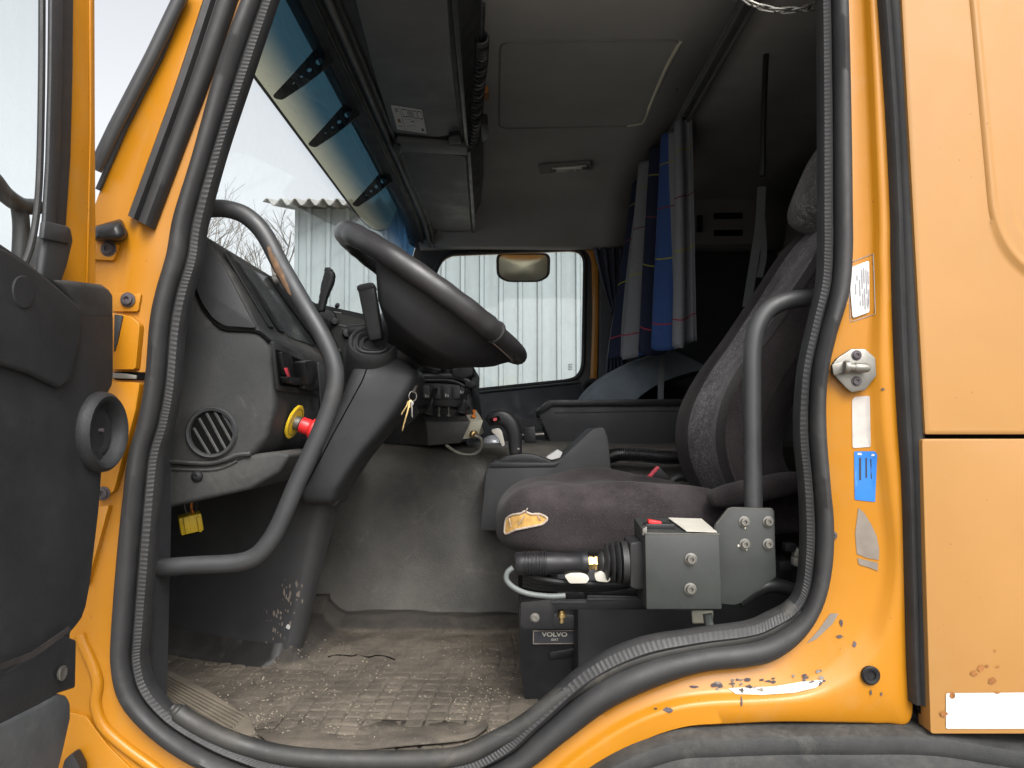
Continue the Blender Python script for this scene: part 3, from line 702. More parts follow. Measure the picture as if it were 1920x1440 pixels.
m = MB(); m.tube([p+Vector((0, -.004, 0)) for p in wi], .0105, 8, True); m.build('far_window_seal', 'rubber', cab)
m = MB(); m.add([p+Vector((0, .02, 0)) for p in wi], [tuple(range(len(wi)))]); m.build('far_window', 'glass', cab, flat=True)
ys1 = cat(pp([(1040, 463), (1075, 463), (1097, 470), (1107, 486), (1109, 510), (1110, 600), (1107, 690), (1104, 745)], YF-.006), 5); ys2 = cat(pp([(1042, 466), (1085, 461), (1110, 468), (1120, 486), (1121, 510), (1121, 600), (1119, 690), (1117, 745)], YF-.006), 5)
m = MB(); m.loft([[a, b, b+Vector((0, -.012, 0)), a+Vector((0, -.012, 0))] for a, b in zip(ys1, ys2)]); m.build('far_door_frame', 'yellow', cab, bevel=.002)
m = MB(); m.tube(cat(pp([(1080, 456), (1115, 461), (1125, 486), (1126, 600), (1123, 760)], YF-.012), 6), .009, 8); m.build('far_door_seal', 'rubber', cab)
m = MB(); m.prism(pp([(800, 744), (885, 738), (1100, 716), (1104, 745), (1104, 900), (800, 900)], YF-.03), (0, .026, 0)); m.build('far_door_trim', 'door_blue', cab, bevel=.008)
m = MB(); m.tube(pp([(800, 746), (885, 737), (1085, 717)], YF-.034), .006, 8); m.build('far_window_ledge', 'tube', cab)
m = MB(); m.prism(pp([(1126, 462), (1200, 462), (1200, 900), (1122, 900)], YF-.05), (0, .045, 0)); m.build('far_pillar_trim', surf('grey pillar trim', (.06, .062, .068), .8, .15), cab, bevel=.012)
m = MB(); m.tube(cat(pp([(1112, 762), (1098, 742), (1094, 728), (1101, 718), (1118, 714)], YF-.09), 6), .014, 10); m.build('far_grab_handle', 'plastic_black', cab)
# small bar marks printed in the corner of the far window
for i in range(4):
    m = MB(); m.prism(pp([(1065, 683+i*3.2), (1073, 682+i*3.2), (1073, 683.4+i*3.2), (1065, 684.4+i*3.2)], YF+.017), (0, .0006, 0)); m.build('glass_marking', 'ink_grey', cab, flat=True)

# windscreen, header, gaskets
def wsx(z, y): return -.425-(2.56-z)*.27-.045*(1-((y-1.1)/1.08)**2)*(2.75-z)/.4*.5
rows = [[Vector((wsx(z, y), y, z)) for y in [.06+2.1*i/24 for i in range(25)]] for z in [1.8+.8*j/10 for j in range(11)]]
m = MB(); m.sheet(rows); m.build('windscreen', 'windshield', cab)
hd = [(-.47, 2.575), (-.44, 2.556), (-.405, 2.556), (-.395, 2.566), (-.385, 2.562), (-.375, 2.556), (-.35, 2.56), (-.33, 2.60), (-.33, 2.72), (-.47, 2.72)]
def bow(y): return -.0
rings = []
for i in range(25):
    y = .1+2.07*i/24; e = max(0, (y-1.85)/.32); rings.append([Vector((x-.0*e, y, z-.06*e*e)) for x, z in hd])
m = MB(); m.loft(rings); m.build('windscreen_header', 'trim_black', cab, bevel=.003)
for x, z, r in ((-.402, 2.556, .005), (-.372, 2.553, .008), (-.352, 2.553, .006)):
    m = MB(); m.tube([Vector((x, .1+2.05*i/20, z-.06*max(0, (.1+2.05*i/20-1.85)/.32)**2)) for i in range(21)], r, 8); m.build('header_gasket', 'rubber' if r < .008 else 'shelf', cab)
# sun visor outside, above the windscreen
vis = thing('sun_visor', 'cream translucent sun visor hung outside above the windscreen', 'sun visor', (-.55, 1.1, 2.5))
def vz(y): return 2.452+.10*max(0, (y-1.45)/.6)**2
rows = []
for j in range(7):
    t = j/6; rows.append([Vector((-.56+.075*t-.03*math.sin(PI*i/30)*0, .02+2.16*i/30, vz(.02+2.16*i/30)+t*.19)) for i in range(31)])
m = MB(); m.sheet(rows); m.build('visor_panel', 'visor', vis)
m = MB(); m.tube([Vector((-.56, .02+2.16*i/30, vz(.02+2.16*i/30))) for i in range(31)], .0035, 6); m.build('visor_edge', 'tube', vis)
def vbracket(y):
    b = Vector((-.553, y, vz(y))); tx = Vector((.112, 0, .097)); n_ = Vector((-.085, 0, .10)).normalized()*.021
    q = [b+n_*.35, b+tx*.45+n_*.75, b+tx*.95+n_*1.3, b+tx*1.12+n_*1.45, b+tx*1.12-n_*1.15, b+tx*1.0-n_*1.05, b+tx*.5-n_*.9, b+tx*.08-n_*.55]
    m = MB(); holes = [(b+tx*t, r) for t, r in ((.40, .0028), (.56, .0042), (.72, .0064), (.93, .0095))]
    bm = bmesh.new(); es = []; loops = [rnd(q, .008, 3)]
    for c, r in holes: loops.append([c+Vector((math.cos(2*PI*k/14)*r, 0, math.sin(2*PI*k/14)*r)) for k in range(14)])
    for lp in loops:
        vs = [bm.verts.new(p) for p in lp]; es += [bm.edges.new((vs[i], vs[(i+1) % len(vs)])) for i in range(len(vs))]
    bmesh.ops.triangle_fill(bm, use_beauty=True, edges=es); bm.verts.index_update()
    m.add([v.co.copy() for v in bm.verts], [tuple(v.index for v in f.verts) for f in bm.faces]); bm.free()
    return m.build('visor_bracket', 'plastic_black', vis, solid=.006, flat=True)
for y in (.50, .80, 1.36): vbracket(y)
# ================================================================== open door at the left, folded square to the cab
DX = -.607
door = thing('cab_door', 'open yellow cab door with dark inner trim, cropped at the left', 'door', (DX-.03, -.25, 1.1))
def dx(pts, X): return [PX(x, y, X) for x, y in pts]
XF = -.634
m = MB(); m.prism(dx([(179, -60), (180, 250), (181, 430), (181, 560), (188, 700), (160, 700), (60, 700), (95, 540), (118, 430), (124, 250), (128, -60)], XF), (-.03, 0, 0)); m.build('window_frame', 'yellow', door, bevel=.004, seg=3)
m = MB(); m.prism(dx([(166, -60), (167, 250), (160, 540), (164, 540), (171, 250), (171, -60)], XF), (.0025, 0, 0)); m.build('frame_crease', 'yellow', door, bevel=.001)
m = MB(); m.prism(dx([(127, -60), (125, 150), (121, 300), (112, 430), (95, 520), (60, 520), (74, 430), (82, 300), (86, 150), (88, -60)], XF-.001), (.010, 0, 0)); m.build('glass_channel', 'rubber', door, bevel=.004, seg=3)
m = MB(); m.prism(dx([(112, -60), (110, 150), (106, 300), (97, 430), (80, 520), (60, 520), (76, 430), (84, 300), (88, 150), (90, -60)], XF+.008), (.006, 0, 0)); m.build('channel_lip', 'plastic', door, bevel=.003)
m = MB(); m.tube(cat(dx([(79, -60), (78, 150), (74, 330), (66, 420), (52, 480), (30, 520)], XF-.004), 6), .0045, 8); m.build('glass_seal', 'rubber', door)
m = MB(); m.add(dx([(85, -80), (80, 200), (76, 380), (60, 520), (-400, 520), (-400, -80)], XF-.012), [(0, 1, 2, 3, 4, 5)]); m.build('door_glass', 'glass', door, flat=True)
m = MB(); m.prism(dx([(74, 414), (118, 424), (124, 452), (112, 500), (96, 545), (60, 520), (68, 460)], XF+.012), (.012, 0, 0)); m.build('channel_cap', 'plastic', door, bevel=.006, seg=3)
m = MB(); m.prism(dx([(74, 414), (118, 424), (124, 434), (122, 458), (70, 448)], XF+.02), (.008, 0, 0)); m.build('cap_clip', 'plastic', door, bevel=.003)
# inner trim panel
trimo = [(-260, 330), (0, 454), (53, 490), (113, 540), (134, 560), (142, 573), (213, 573), (214, 600), (214, 700), (212, 724), (203, 740), (194, 860), (190, 920), (187, 958), (171, 1094), (163, 1137), (155, 1160), (144, 1175), (134, 1187), (130, 1240), (126, 1290), (60, 1300), (-260, 1330)]
m = MB(); m.prism(dx(trimo, DX), (-.024, 0, 0)); trim = m.build('trim_panel', 'door_trim', door, bevel=.005, seg=3)
m = MB(); m.prism(dx([(-260, 352), (0, 470), (53, 503), (112, 552), (141, 578), (138, 640), (120, 715), (100, 728), (40, 700), (-60, 670), (-260, 640)], DX-.001), (.010, 0, 0)); m.build('trim_bulge', 'door_trim', door, bevel=.009, seg=4)
m = MB()
a = dx([(100, 524), (128, 548), (142, 574), (150, 578), (170, 577), (184, 560), (212, 552), (201, 538), (196, 534)], DX); b = [p+Vector((-.03, 0, 0)) for p in a]
m.prism(dx([(97, 521), (196, 533), (207, 541), (215, 552), (215, 600), (140, 600), (142, 573), (128, 556)], DX+.0005), (-.045, 0, 0)); m.build('trim_ledge', 'plastic_dusty', door, bevel=.008, seg=4)
o_ = PX(43, 548, DX+.009); m = MB(); m.lathe(o_, (1, 0, 0), [(.0, -.003), (.0205, -.003), (.0205, .0003), (.019, .0016), (0, .0018)], 32); m.build('blanking_plug', 'door_trim', door)
# round vent cup
o_ = PX(186, 810, DX); m = MB()
m.lathe(o_, (1, 0, 0), [(.058, -.02), (.060, .002), (.058, .011), (.053, .016), (.048, .0155), (.043, .009), (.039, -.012), (.02, -.018), (0, -.018)], 48); vc = m.build('air_vent', 'door_trim', door, ang=50)
m = MB(); m.lathe(o_+Vector((-.004, 0, 0)), (1, 0, 0), [(.036, 0), (.034, .004), (.027, .005), (.016, .001), (0, .001)], 40); m.build('vent_cup', 'door_trim', vc)
m = MB(); m.lathe(PX(186, 807, DX+.0), (1, 0, 0), [(.003, 0), (.003, .006), (0, .007)], 10); m.build('vent_screw', 'chip', vc)
# lower pocket and sill step trim
m = MB(); m.prism(dx([(-260, 1180), (0, 1260), (60, 1222), (110, 1190), (134, 1200), (132, 1290), (100, 1300), (40, 1340), (-260, 1480)], DX-.006), (.008, 0, 0)); m.build('trim_lower', 'door_trim', door, bevel=.006, seg=3)
m = MB(); m.prism(dx([(-260, 1420), (0, 1352), (60, 1322), (110, 1298), (130, 1303), (137, 1315), (137, 1345), (125, 1400), (114, 1445), (104, 1500), (-260, 1800)], DX+.004), (-.03, 0, 0)); m.build('door_pocket', 'door_low', door, bevel=.010, seg=4)
m = MB(); m.prism(dx([(126, 1330), (133, 1345), (112, 1420), (85, 1470), (60, 1470), (100, 1400)], DX-.026), (-.02, 0, 0)); m.build('pocket_return', 'steel', door, bevel=.003)
m = MB(); m.lathe(PX(114, 1262, DX+.006), (1, 0, 0), [(.0, 0), (.009, 0), (.010, .003), (.008, .004), (0, .002)], 20); m.build('lock_button', 'steel', door)
m = MB(); m.prism(dx([(-200, 1215), (0, 1245), (60, 1222), (128, 1175), (132, 1182), (64, 1232), (0, 1256), (-200, 1228)], DX+.0075), (.0012, 0, 0)); m.build('rust_streak', surf('brown run mark', (.022, .0185, .018), .6, .5, 12), door)
# mirror arm outside the door glass
marm = thing('mirror_arm', 'dark mirror bracket beyond the open door window', 'mirror bracket', PX(20, 380, -.78))
m = MB(); m.tube(cat([PX(-80, 300, -.76), PX(-20, 330, -.76), PX(10, 365, -.76), PX(40, 385, -.76), PX(70, 388, -.76)], 6), .0125, 10); m.build('arm_tube', 'tube', marm)
m = MB(); m.tube(cat([PX(36, 385, -.765), PX(40, 430, -.765), PX(36, 520, -.765)], 6), .012, 10); m.build('arm_post', 'rubber', marm)

# ================================================================== grab rails
def rail(px, Y, label, r=.0154, mat='tube', **kw):
    c = cat([P(x, y, Y if not isinstance(Y, (list, tuple)) else Y[i]) for i, (x, y) in enumerate(px)], 8)
    m = MB(); m.tube(c, r, 16); o = m.build('grab_rail', mat); return o, c
fr, c = rail([(360, 400), (398, 391), (435, 394), (466, 408), (496, 440), (528, 500), (570, 572), (604, 630), (625, 680), (628, 720), (616, 770), (588, 838), (556, 908), (525, 980), (500, 1022), (474, 1046), (435, 1056), (360, 1060), (270, 1067)], .085, '')
tag(fr, 'long bent grey grab rail in front of the dashboard, worn to tan near its top', 'grab rail')
bt = bvh([fr])
drape(bt, [(501, 463), (506, 462), (512, 476), (519, 487), (524, 498), (530, 508), (536, 524), (541, 535), (547, 553), (543, 553), (535, 540), (531, 534), (523, 519), (518, 512), (510, 494), (505, 480)], 'worn_patch', 'leather_tan', fr, .0006)
rr, c = rail([(1570, 552), (1528, 558), (1480, 563), (1442, 580), (1420, 612), (1411, 655), (1410, 720), (1411, 850), (1413, 975)], .084, '', .0155)
tag(rr, 'curved grey grab rail standing in front of the driver seat backrest', 'grab rail')

# ================================================================== dashboard
dash = thing('dashboard', 'dusty dark grey dashboard with a round side vent', 'dashboard', (-.6, 1.1, 1.6))
YD = .115
XD = -.43
pr = [(250, 440), (375, 437), (389, 443), (433, 510), (485, 618), (508, 636), (517, 700), (516, 765), (500, 825), (472, 856), (448, 866), (400, 874), (250, 874)]
pts = pp(pr, YD); pts[0].x = pts[-1].x = -.88
m = MB(); m.prism(pts, (0, .95, 0)); dbody = m.build('dash_shell', 'plastic_dusty', dash, bevel=.016, seg=4, bang=25)
pr2 = [(250, 872), (400, 870), (440, 860), (470, 852), (520, 846), (545, 852), (525, 885), (470, 918), (380, 938), (300, 956), (250, 966)]
pts = pp(pr2, YD+.006); pts[0].x = pts[-1].x = -.88
m = MB(); m.prism(pts, (0, .7, 0)); dlow = m.build('dash_underside', 'plastic_dusty', dash, bevel=.008, seg=3)
m = MB(); m.tube(cat(pp([(285, 866), (330, 866), (385, 869), (415, 864), (445, 853), (470, 851)], YD+.0012), 6), .0042, 8); m.build('seam_ridge', 'plastic_dusty', dash)
m = MB(); m.tube(cat(pp([(285, 879), (330, 880), (390, 881), (420, 876), (445, 864)], YD+.0052), 6), .0026, 8); m.build('seam_ridge', 'plastic_dusty', dash)
# upper side pad and its groove
m = MB(); m.prism(pp(quad([(348, 440), (386, 444), (428, 512), (472, 598), (483, 616), (424, 612), (402, 598), (382, 570), (366, 530), (352, 500)], 5), YD-.0005), (0, -.007, 0)); m.build('side_pad', 'plastic', dash, bevel=.005, seg=3)
m = MB(); m.tube(cat(pp([(350, 505), (364, 538), (380, 575), (402, 604), (424, 618), (480, 622), (506, 640)], YD-.001), 6), .0035, 8); m.build('pad_groove', 'void', dash)
# side vent with slats
vo = P(398, 811, YD-.001)
m = MB(); m.lathe(vo, (0, -1, 0), [(.036, -.004), (.044, .0), (.0455, .004), (.043, .0075), (.0385, .0065), (.0365, -.002), (.0365, -.004)], 48); ventr = m.build('side_vent', 'plastic', dash, ang=50)
m = MB(); m.lathe(vo, (0, -1, 0), [(.0375, .0), (.0375, .0012), (0, .0012)], 40); m.build('vent_recess', 'void', ventr)
for k, (x0, y0, x1, y1) in enumerate(((362, 803, 392, 853), (372, 785, 408, 848), (386, 775, 424, 846), (401, 772, 435, 832), (416, 775, 441, 818))):
    a, b = P(x0, y0, YD-.0035), P(x1, y1, YD-.0035); d = (b-a).normalized(); n_ = Vector((-d.z, 0, d.x))
    q = [a-n_*.0013, b-n_*.0013, b+n_*.0013, a+n_*.0013]; m = MB(); m.add(q+[p+n_*.004+Vector((0, .003, 0)) for p in q], [(0, 1, 2, 3), (4, 7, 6, 5), (0, 4, 5, 1), (1, 5, 6, 2), (2, 6, 7, 3), (3, 7, 4, 0)]); m.build('vent_slat', 'plastic_dusty', ventr, flat=True)
m = MB(); m.lathe(P(370, 893, YD+.006), (0, -1, 0), [(.0105, 0), (.0105, .002), (.0075, .006), (.004, .0075), (.0035, .005), (0, .005)], 20); m.build('trim_screw', 'plastic_black', dash)
# sloping instrument face, seen edge on: rails and dark lens
a0, a1 = P(433, 510, YD), P(485, 618, YD)
sl = (a1-a0).normalized(); nf = Vector((-sl.z, 0, sl.x)); nf = nf if nf.x > 0 else -nf
def slope(x, y, off=0): return PP(x, y, a0+nf*off, nf)
def spoly(pts, off, th, name, mat, bevel=.002, par=None):
    m = MB(); m.prism([slope(x, y, off) for x, y in pts], nf*th); return m.build(name, mat, par or dash, bevel=bevel)
spoly([(418, 472), (428, 474), (512, 616), (503, 614)], .0005, .004, 'face_rail', 'plastic', .002)
spoly([(436, 490), (447, 494), (532, 625), (521, 622)], .0005, .005, 'face_rail', 'plastic_smooth', .002)
spoly([(452, 497), (500, 520), (590, 650), (540, 632)], .0005, .002, 'instrument_lens', 'gloss', .001)
spoly([(500, 519), (512, 520), (612, 650), (598, 655)], .0005, .006, 'face_rail', 'plastic_smooth', .002)
m = MB(); m.lathe(slope(513, 527, .004), nf, [(.012, 0), (.012, .008), (.009, .011), (0, .011)], 16); m.build('defrost_knob', 'steel', dash)
# dash rear face : switch recess, rockers, emergency stop
def fx(pts, X=XD): return [PX(x, y, X) for x, y in pts]
fq = [fx([(508, 636)])[0]]
XS = P(517, 700, YD).x+.001
m = MB(); m.prism(fx(quad([(508, 640), (590, 676), (596, 742), (517, 732)], 3), XS), (.004, 0, 0)); swp = m.build('switch_panel', 'plastic_dusty', dash, bevel=.002)
m = MB(); m.prism(fx(quad([(516, 654), (586, 684), (590, 732), (524, 722)], 3), XS+.0045), (.0006, 0, 0)); m.build('switch_recess', 'void', swp)
def rocker(q, X, th, name, mat, par, bev=.002): m = MB(); m.prism(fx(quad(q, 2), X), (th, 0, 0)); return m.build(name, mat, par, bevel=bev)
rocker([(520, 660), (540, 668), (550, 712), (528, 704)], XS+.005, .007, 'rocker_switch', 'plastic_smooth', swp)
rocker([(532, 690), (538, 689), (546, 712), (540, 712)], XS+.0125, .001, 'red_marking', 'redled', swp, .0003)
rocker([(550, 678), (570, 675), (576, 710), (556, 722)], XS+.006, .022, 'rocker_switch', 'plastic_smooth', swp, .004)
rocker([(574, 690), (584, 694), (588, 728), (574, 722)], XS+.005, .006, 'rocker_switch', 'plastic_smooth', swp)
rocker([(524, 706), (550, 708), (552, 722), (528, 718)], XS+.006, .014, 'rocker_switch', 'plastic_smooth', swp, .002)
rocker([(560, 718), (588, 722), (588, 734), (560, 730)], XS+.006, .012, 'rocker_switch', 'plastic_smooth', swp, .002)
m = MB(); m.prism(fx(quad([(594, 678), (618, 690), (628, 800), (600, 770)], 4), XS+.001), (.004, 0, 0)); m.build('face_insert', 'tube', dash, bevel=.002)
eo = PX(552, 791, XS+.002); en = Vector((.93, -.08, -.34)).normalized()
est = MB(); est.lathe(eo, en, [(0, -.002), (.033, -.002), (.0335, .001), (.032, .0025), (0, .0025)], 36); est = est.build('emergency_button', 'yellow_plastic', dash, label='yellow disc with a red mushroom stop knob')
m = MB(); m.lathe(eo, en, [(.0135, .002), (.0135, .013), (.011, .014), (.011, .020), (0, .02)], 24); m.build('button_collar', 'steel', est)
m = MB(); m.lathe(eo, en, [(.0, .016), (.0155, .016), (.0155, .030), (.0145, .033), (.0195, .036), (.0215, .040), (.0205, .046), (.016, .050), (0, .0515)], 32); m.build('button_cap', 'red', est)
m = MB(); ea = en.cross(Vector((0, 1, 0))).normalized(); eb = en.cross(ea); m.tube([eo+en*.0026+(ea*math.cos(t)+eb*math.sin(t))*.026 for t in [2*PI*i/32 for i in range(32)]], .0006, 4, True); m.build('button_marking', 'ink', est)
# cluster area facing the driver, behind the rail and the selector
YC = .62
m = MB(); m.prism(pp([(586, 566), (610, 572), (690, 590), (742, 640), (735, 720), (640, 760), (600, 740), (600, 650)], YC+.2), (0, .3, 0)); m.build('cluster_housing', 'plastic_black', dash, bevel=.01, seg=3)
ck = [PP(x, y, P(640, 640, YC+.19), (0, 1, 0)) for x, y in quad([(602, 580), (684, 600), (700, 660), (650, 740), (620, 720), (606, 650)], 4)]
m = MB(); m.prism(ck, (0, -.004, 0)); m.build('cluster_face', 'plastic_dusty', dash, bevel=.002)
for x, y, r, nme in ((612, 598, .026, 'boss'), (626, 604, .010, 'knob'), (632, 574, .006, 'lamp'), (650, 626, .013, 'knob'), (634, 660, .008, 'knob'), (660, 690, .012, 'knob')):
    m = MB(); m.lathe(P(x, y, YC+.186), (.35, -1, .1), [(r, 0), (r, .012), (r*.85, .016), (0, .017)], 18); m.build(nme, 'plastic_smooth', dash)
for x0, y0, x1, y1 in ((622, 583, 640, 586), (626, 596, 634, 598), (636, 608, 650, 611), (642, 616, 652, 618)):
    m = MB(); m.prism(pp([(x0, y0), (x1, y1), (x1, y1+1.6), (x0, y0+1.6)], YC+.184), (0, -.0006, 0)); m.build('print_line', 'ink_grey', dash, flat=True)
m = MB(); m.tube(pp([(654, 622), (690, 618)], .66), [.018, .014], 12); m.build('indicator_stalk', 'plastic_smooth', dash, bevel=.004)
for y0 in (724, 735):
    m = MB(); m.tube(cat(pp([(602, y0-12), (630, y0), (665, y0+4)], .7), 5), .006, 8); m.build('cluster_ridge', 'plastic', dash)
# middle and passenger side
pm = pp([(690, 600), (880, 676), (886, 690), (884, 722), (890, 770), (886, 812), (690, 835)], 1.02)
m = MB(); m.prism(pm, (0, .5, 0)); m.build('center_panel', 'plastic_black', dash, bevel=.012, seg=3)
m = MB(); m.box((-.62, 1.62, 1.66), (.5, 1.06, .5)); m.build('passenger_dash', 'plastic', dash, bevel=.05, seg=4)
m = MB(); m.tube(cat(pp([(770, 706), (840, 705), (868, 710), (886, 722)], 1.0), 6), .008, 8); m.build('panel_ridge', 'plastic', dash)
m = MB(); m.tube(cat(pp([(775, 713), (838, 713), (862, 719), (880, 732)], 1.0), 6), .004, 8); m.build('panel_ridge', 'plastic', dash)
m = MB(); m.prism(pp(quad([(846, 690), (884, 682), (890, 692), (888, 704), (868, 712), (846, 706)], 4), .99), (0, .1, 0)); m.build('panel_pod', 'plastic_black', dash, bevel=.008, seg=3)
m = MB(); m.prism(pp(quad([(872, 715), (888, 714), (893, 722), (884, 728), (872, 724)], 3), .98), (0, .06, 0)); m.build('panel_knob', 'plastic_black', dash, bevel=.004)
m = MB(); m.prism(pp(quad([(786, 717), (872, 722), (884, 764), (786, 760)], 4), 1.012), (0, -.004, 0)); rowp = m.build('rocker_row', 'plastic_smooth', dash, bevel=.002)
for x in (800, 820, 838, 856, 872):
    m = MB(); m.prism(pp(quad([(x-7, 722), (x+6, 723), (x+7, 748), (x-6, 747)], 2), 1.007), (0, -.008, 0)); m.build('rocker_switch', 'plastic', rowp, bevel=.002)
for x, y in ((838, 741), (866, 735), (800, 742)):
    for k in range(3):
        m = MB(); m.prism(pp([(x-3+k*2.6, y-3+k), (x-2+k*2.6, y-3+k), (x-2+k*2.6, y+3), (x-3+k*2.6, y+3)], .998), (0, -.0006, 0)); m.build('switch_mark', 'white_label', rowp, flat=True)
for k in range(5):
    m = MB(); x = 742+k*26; m.prism(pp(quad([(x, 672), (x+18, 676), (x+20, 694), (x+2, 692)], 2), 1.0), (0, -.01, 0)); m.build('upper_switch', 'plastic', dash, bevel=.003)
m = MB(); m.tube(cat(pp([(752, 668), (790, 682), (826, 694)], .98), 4), .007, 8); m.build('panel_edge', 'plastic', dash)

# trailer brake paddle on the dash top
pad = thing('brake_paddle', 'curved black brake paddle rising from the dash in front of the windscreen', 'lever', P(606, 590, .66))
pc = cat(pp([(602, 584), (607, 560), (614, 535), (618, 515), (614, 502)], .66), 6)
F = frame(pc); rings = []
for i, p in enumerate(pc):
    t = i/(len(pc)-1); ww = [.0095, .0095, .0105, .0125, .0150, .0165, .0155, .0135, .011, .007][min(9, int(t*9+.5))]; hh = .010*(1 if t < .85 else .6)
    a, b = Vector((1, 0, .1)), Vector((0, 1, 0)); rings.append([p+a*ww*math.copysign(abs(math.cos(q))**.6, math.cos(q))+b*hh*math.copysign(abs(math.sin(q))**.6, math.sin(q)) for q in [2*PI*k/16 for k in range(16)]])
m = MB(); m.loft(rings); m.build('paddle', 'plastic_smooth', pad, bevel=.002)
m = MB(); m.lathe(P(602, 612, .67), (.35, -.5, .8), [(.026, -.02), (.028, .0), (.022, .014), (.012, .02), (0, .02)], 20); m.build('paddle_boss', 'plastic_smooth', pad)

# ================================================================== steering column and gear selector
colm = thing('steering_column', 'slanted grey steering column cover rising from the floor pedestal', 'steering column', P(590, 930, .45))
cs_ = [(948, 578, 618, .06), (938, 566, 630, .08), (920, 563, 639, .088), (900, 572, 652, .09), (857, 590, 682, .09), (804, 614, 726, .09), (770, 630, 752, .09), (740, 642, 772, .09), (720, 649, 782, .088), (705, 655, 785, .085), (692, 659, 779, .078), (680, 663, 762, .068), (664, 670, 742, .05), (652, 680, 728, .03)]
rings = []
for y, xl, xr, hy in cs_:
    a, b = P(xl, y, .385), P(xr, y, .385); c = (a+b)/2+Vector((0, .06, 0)); h_ = (b.x-a.x)/2
    rings.append([c+Vector((h_*math.copysign(abs(math.cos(q))**.36, math.cos(q)), hy*math.copysign(abs(math.sin(q))**.36, math.sin(q)), 0)) for q in [2*PI*k/40 for k in range(40)]])
rs = [cat([r[k] for r in rings], 4) for k in range(40)]
rings = [[rs[k][i] for k in range(40)] for i in range(len(rs[0]))]
m = MB(); m.loft(rings); cover = m.build('column_cover', 'plastic', colm)
cb = bvh([cover])
sm = []
for x, y in [(692, 668), (688, 690), (680, 712), (668, 735), (650, 768), (628, 808), (606, 850), (584, 892), (572, 914)]:
    h, n_ = hit(cb, x, y)
    if h is not None: sm.append(h)
if len(sm) > 2: m = MB(); m.tube(cat(sm, 4), .0016, 6); m.build('cover_seam', 'void', colm)
sel = thing('gear_selector', 'black gear selector stick in a ringed collar on the steering column', 'selector lever', P(700, 640, .4))
so = P(699, 640, .385); sn = Vector((.10, -.72, .69)).normalized()
sa_ = sn.cross(Vector((0, 0, 1))).normalized(); sb2 = sn.cross(sa_)
def sq_ring(r, h, e=.72, w_=1.0): return [so+sn*(h*1.1)+sa_*(r*1.17*w_*math.copysign(abs(math.cos(q))**e, math.cos(q)))+sb2*(r*1.17*math.copysign(abs(math.sin(q))**e, math.sin(q))) for q in [2*PI*k/44+PI/4*0 for k in range(44)]]
m = MB(); m.loft([sq_ring(r, h, e) for r, h, e in ((.056, -.085, 1), (.053, -.06, .95), (.0495, -.035, .9), (.0475, -.015, .9), (.0455, -.004, .9), (.042, .002, .9), (.038, .001, .85), (.035, -.004, .8), (.031, -.005, .75), (.030, -.001, .7), (.0275, .0005, .7), (.0255, -.003, .7), (.0245, -.008, .7), (.020, -.008, .7), (.019, -.004, .65), (.017, -.004, .65), (.016, -.012, .65), (.002, -.013, .7))]); m.build('collar', 'plastic', sel, ang=35)
m = MB(); sa, sb = P(704, 626, .365), P(689, 546, .375); d = (sb-sa).normalized(); e = d.cross(Vector((0, 1, 0))).normalized(); f_ = d.cross(e)
rings = []
for t, w_, h_ in ((-.15, .013, .009), (0, .0155, .011), (.3, .0165, .012), (.85, .0175, .0135), (1.0, .0175, .0140)):
    c = sa.lerp(sb, t); rings.append(rnd([c+e*w_+f_*h_, c-e*w_+f_*h_, c-e*w_-f_*h_, c+e*w_-f_*h_], .005, 3))
m.loft(rings); m.build('stick', 'plastic_black', sel, bevel=.001)
m = MB(); rings = []
for t, w_, h_ in ((0, .0175, .0140), (.004, .019, .017), (.010, .018, .017), (.013, .014, .013)):
    c = sb+d*t-Vector((0, .002, 0))*(t/.013); rings.append(rnd([c+e*w_+f_*h_, c-e*w_+f_*h_, c-e*w_-f_*h_, c+e*w_-f_*h_], .005, 3))
m.loft(rings); m.build('stick_cap', 'plastic', sel)
m = MB(); c = sb+d*.0132; m.prism(rnd([c+e*.009+f_*.008, c-e*.009+f_*.008, c-e*.009-f_*.008, c+e*.009-f_*.008], .003, 2), d*.001); m.build('cap_button', surf('grey button', (.09, .09, .095), .35), sel)

# steering wheel
wn = Vector((math.sin(math.radians(34.8)), 0, math.cos(math.radians(34.8)))).normalized(); wu = Vector((wn.z, 0, -wn.x)); wv = Vector((0, 1, 0)); wc_ = P(812, 556, .45)
wheel = thing('steering_wheel', 'large black leather wrapped steering wheel, worn tan at its lower rim', 'steering wheel', wc_)
RW = .232
def wp(a, r=RW, h=0): return wc_+wu*(r*math.cos(a))+wv*(r*math.sin(a))+wn*h
def arc(a0, a1, n, r=RW, h=0): return [wp(a0+(a1-a0)*i/n, r, h) for i in range(n+1)]
m = MB(); m.tube([wp(2*PI*i/96) for i in range(96)], .019, 14, True); m.build('rim', 'leather', wheel)
A1 = math.radians(42)
sl_ = arc(A1, 2*PI-math.radians(42), 90); N = len(sl_)
m = MB(); m.tube(sl_, [.0235+.0006*math.sin(i*1.3) if 1 < i < N-2 else .0215 for i in range(N)], 18); slv = m.build('rim_cover', 'leather', wheel, label='thick leather sleeve laced round most of the rim')
sb_ = bvh([slv, ])
for poly, mt in (([(884, 560), (893, 556), (902, 564), (912, 574), (910, 580), (900, 580), (890, 572)], 'leather_tan'), ([(634, 424), (641, 413), (655, 408), (661, 410), (650, 416), (641, 425), (637, 440)], 'fray')):
    drape(sb_, poly, 'worn_patch', mt, wheel, .0012)
m = MB(); m.tube([wp(-A1+i*.0005, RW) + (wp(-A1, RW)-wp(-A1, RW)) for i in range(2)], .0245, 18); 
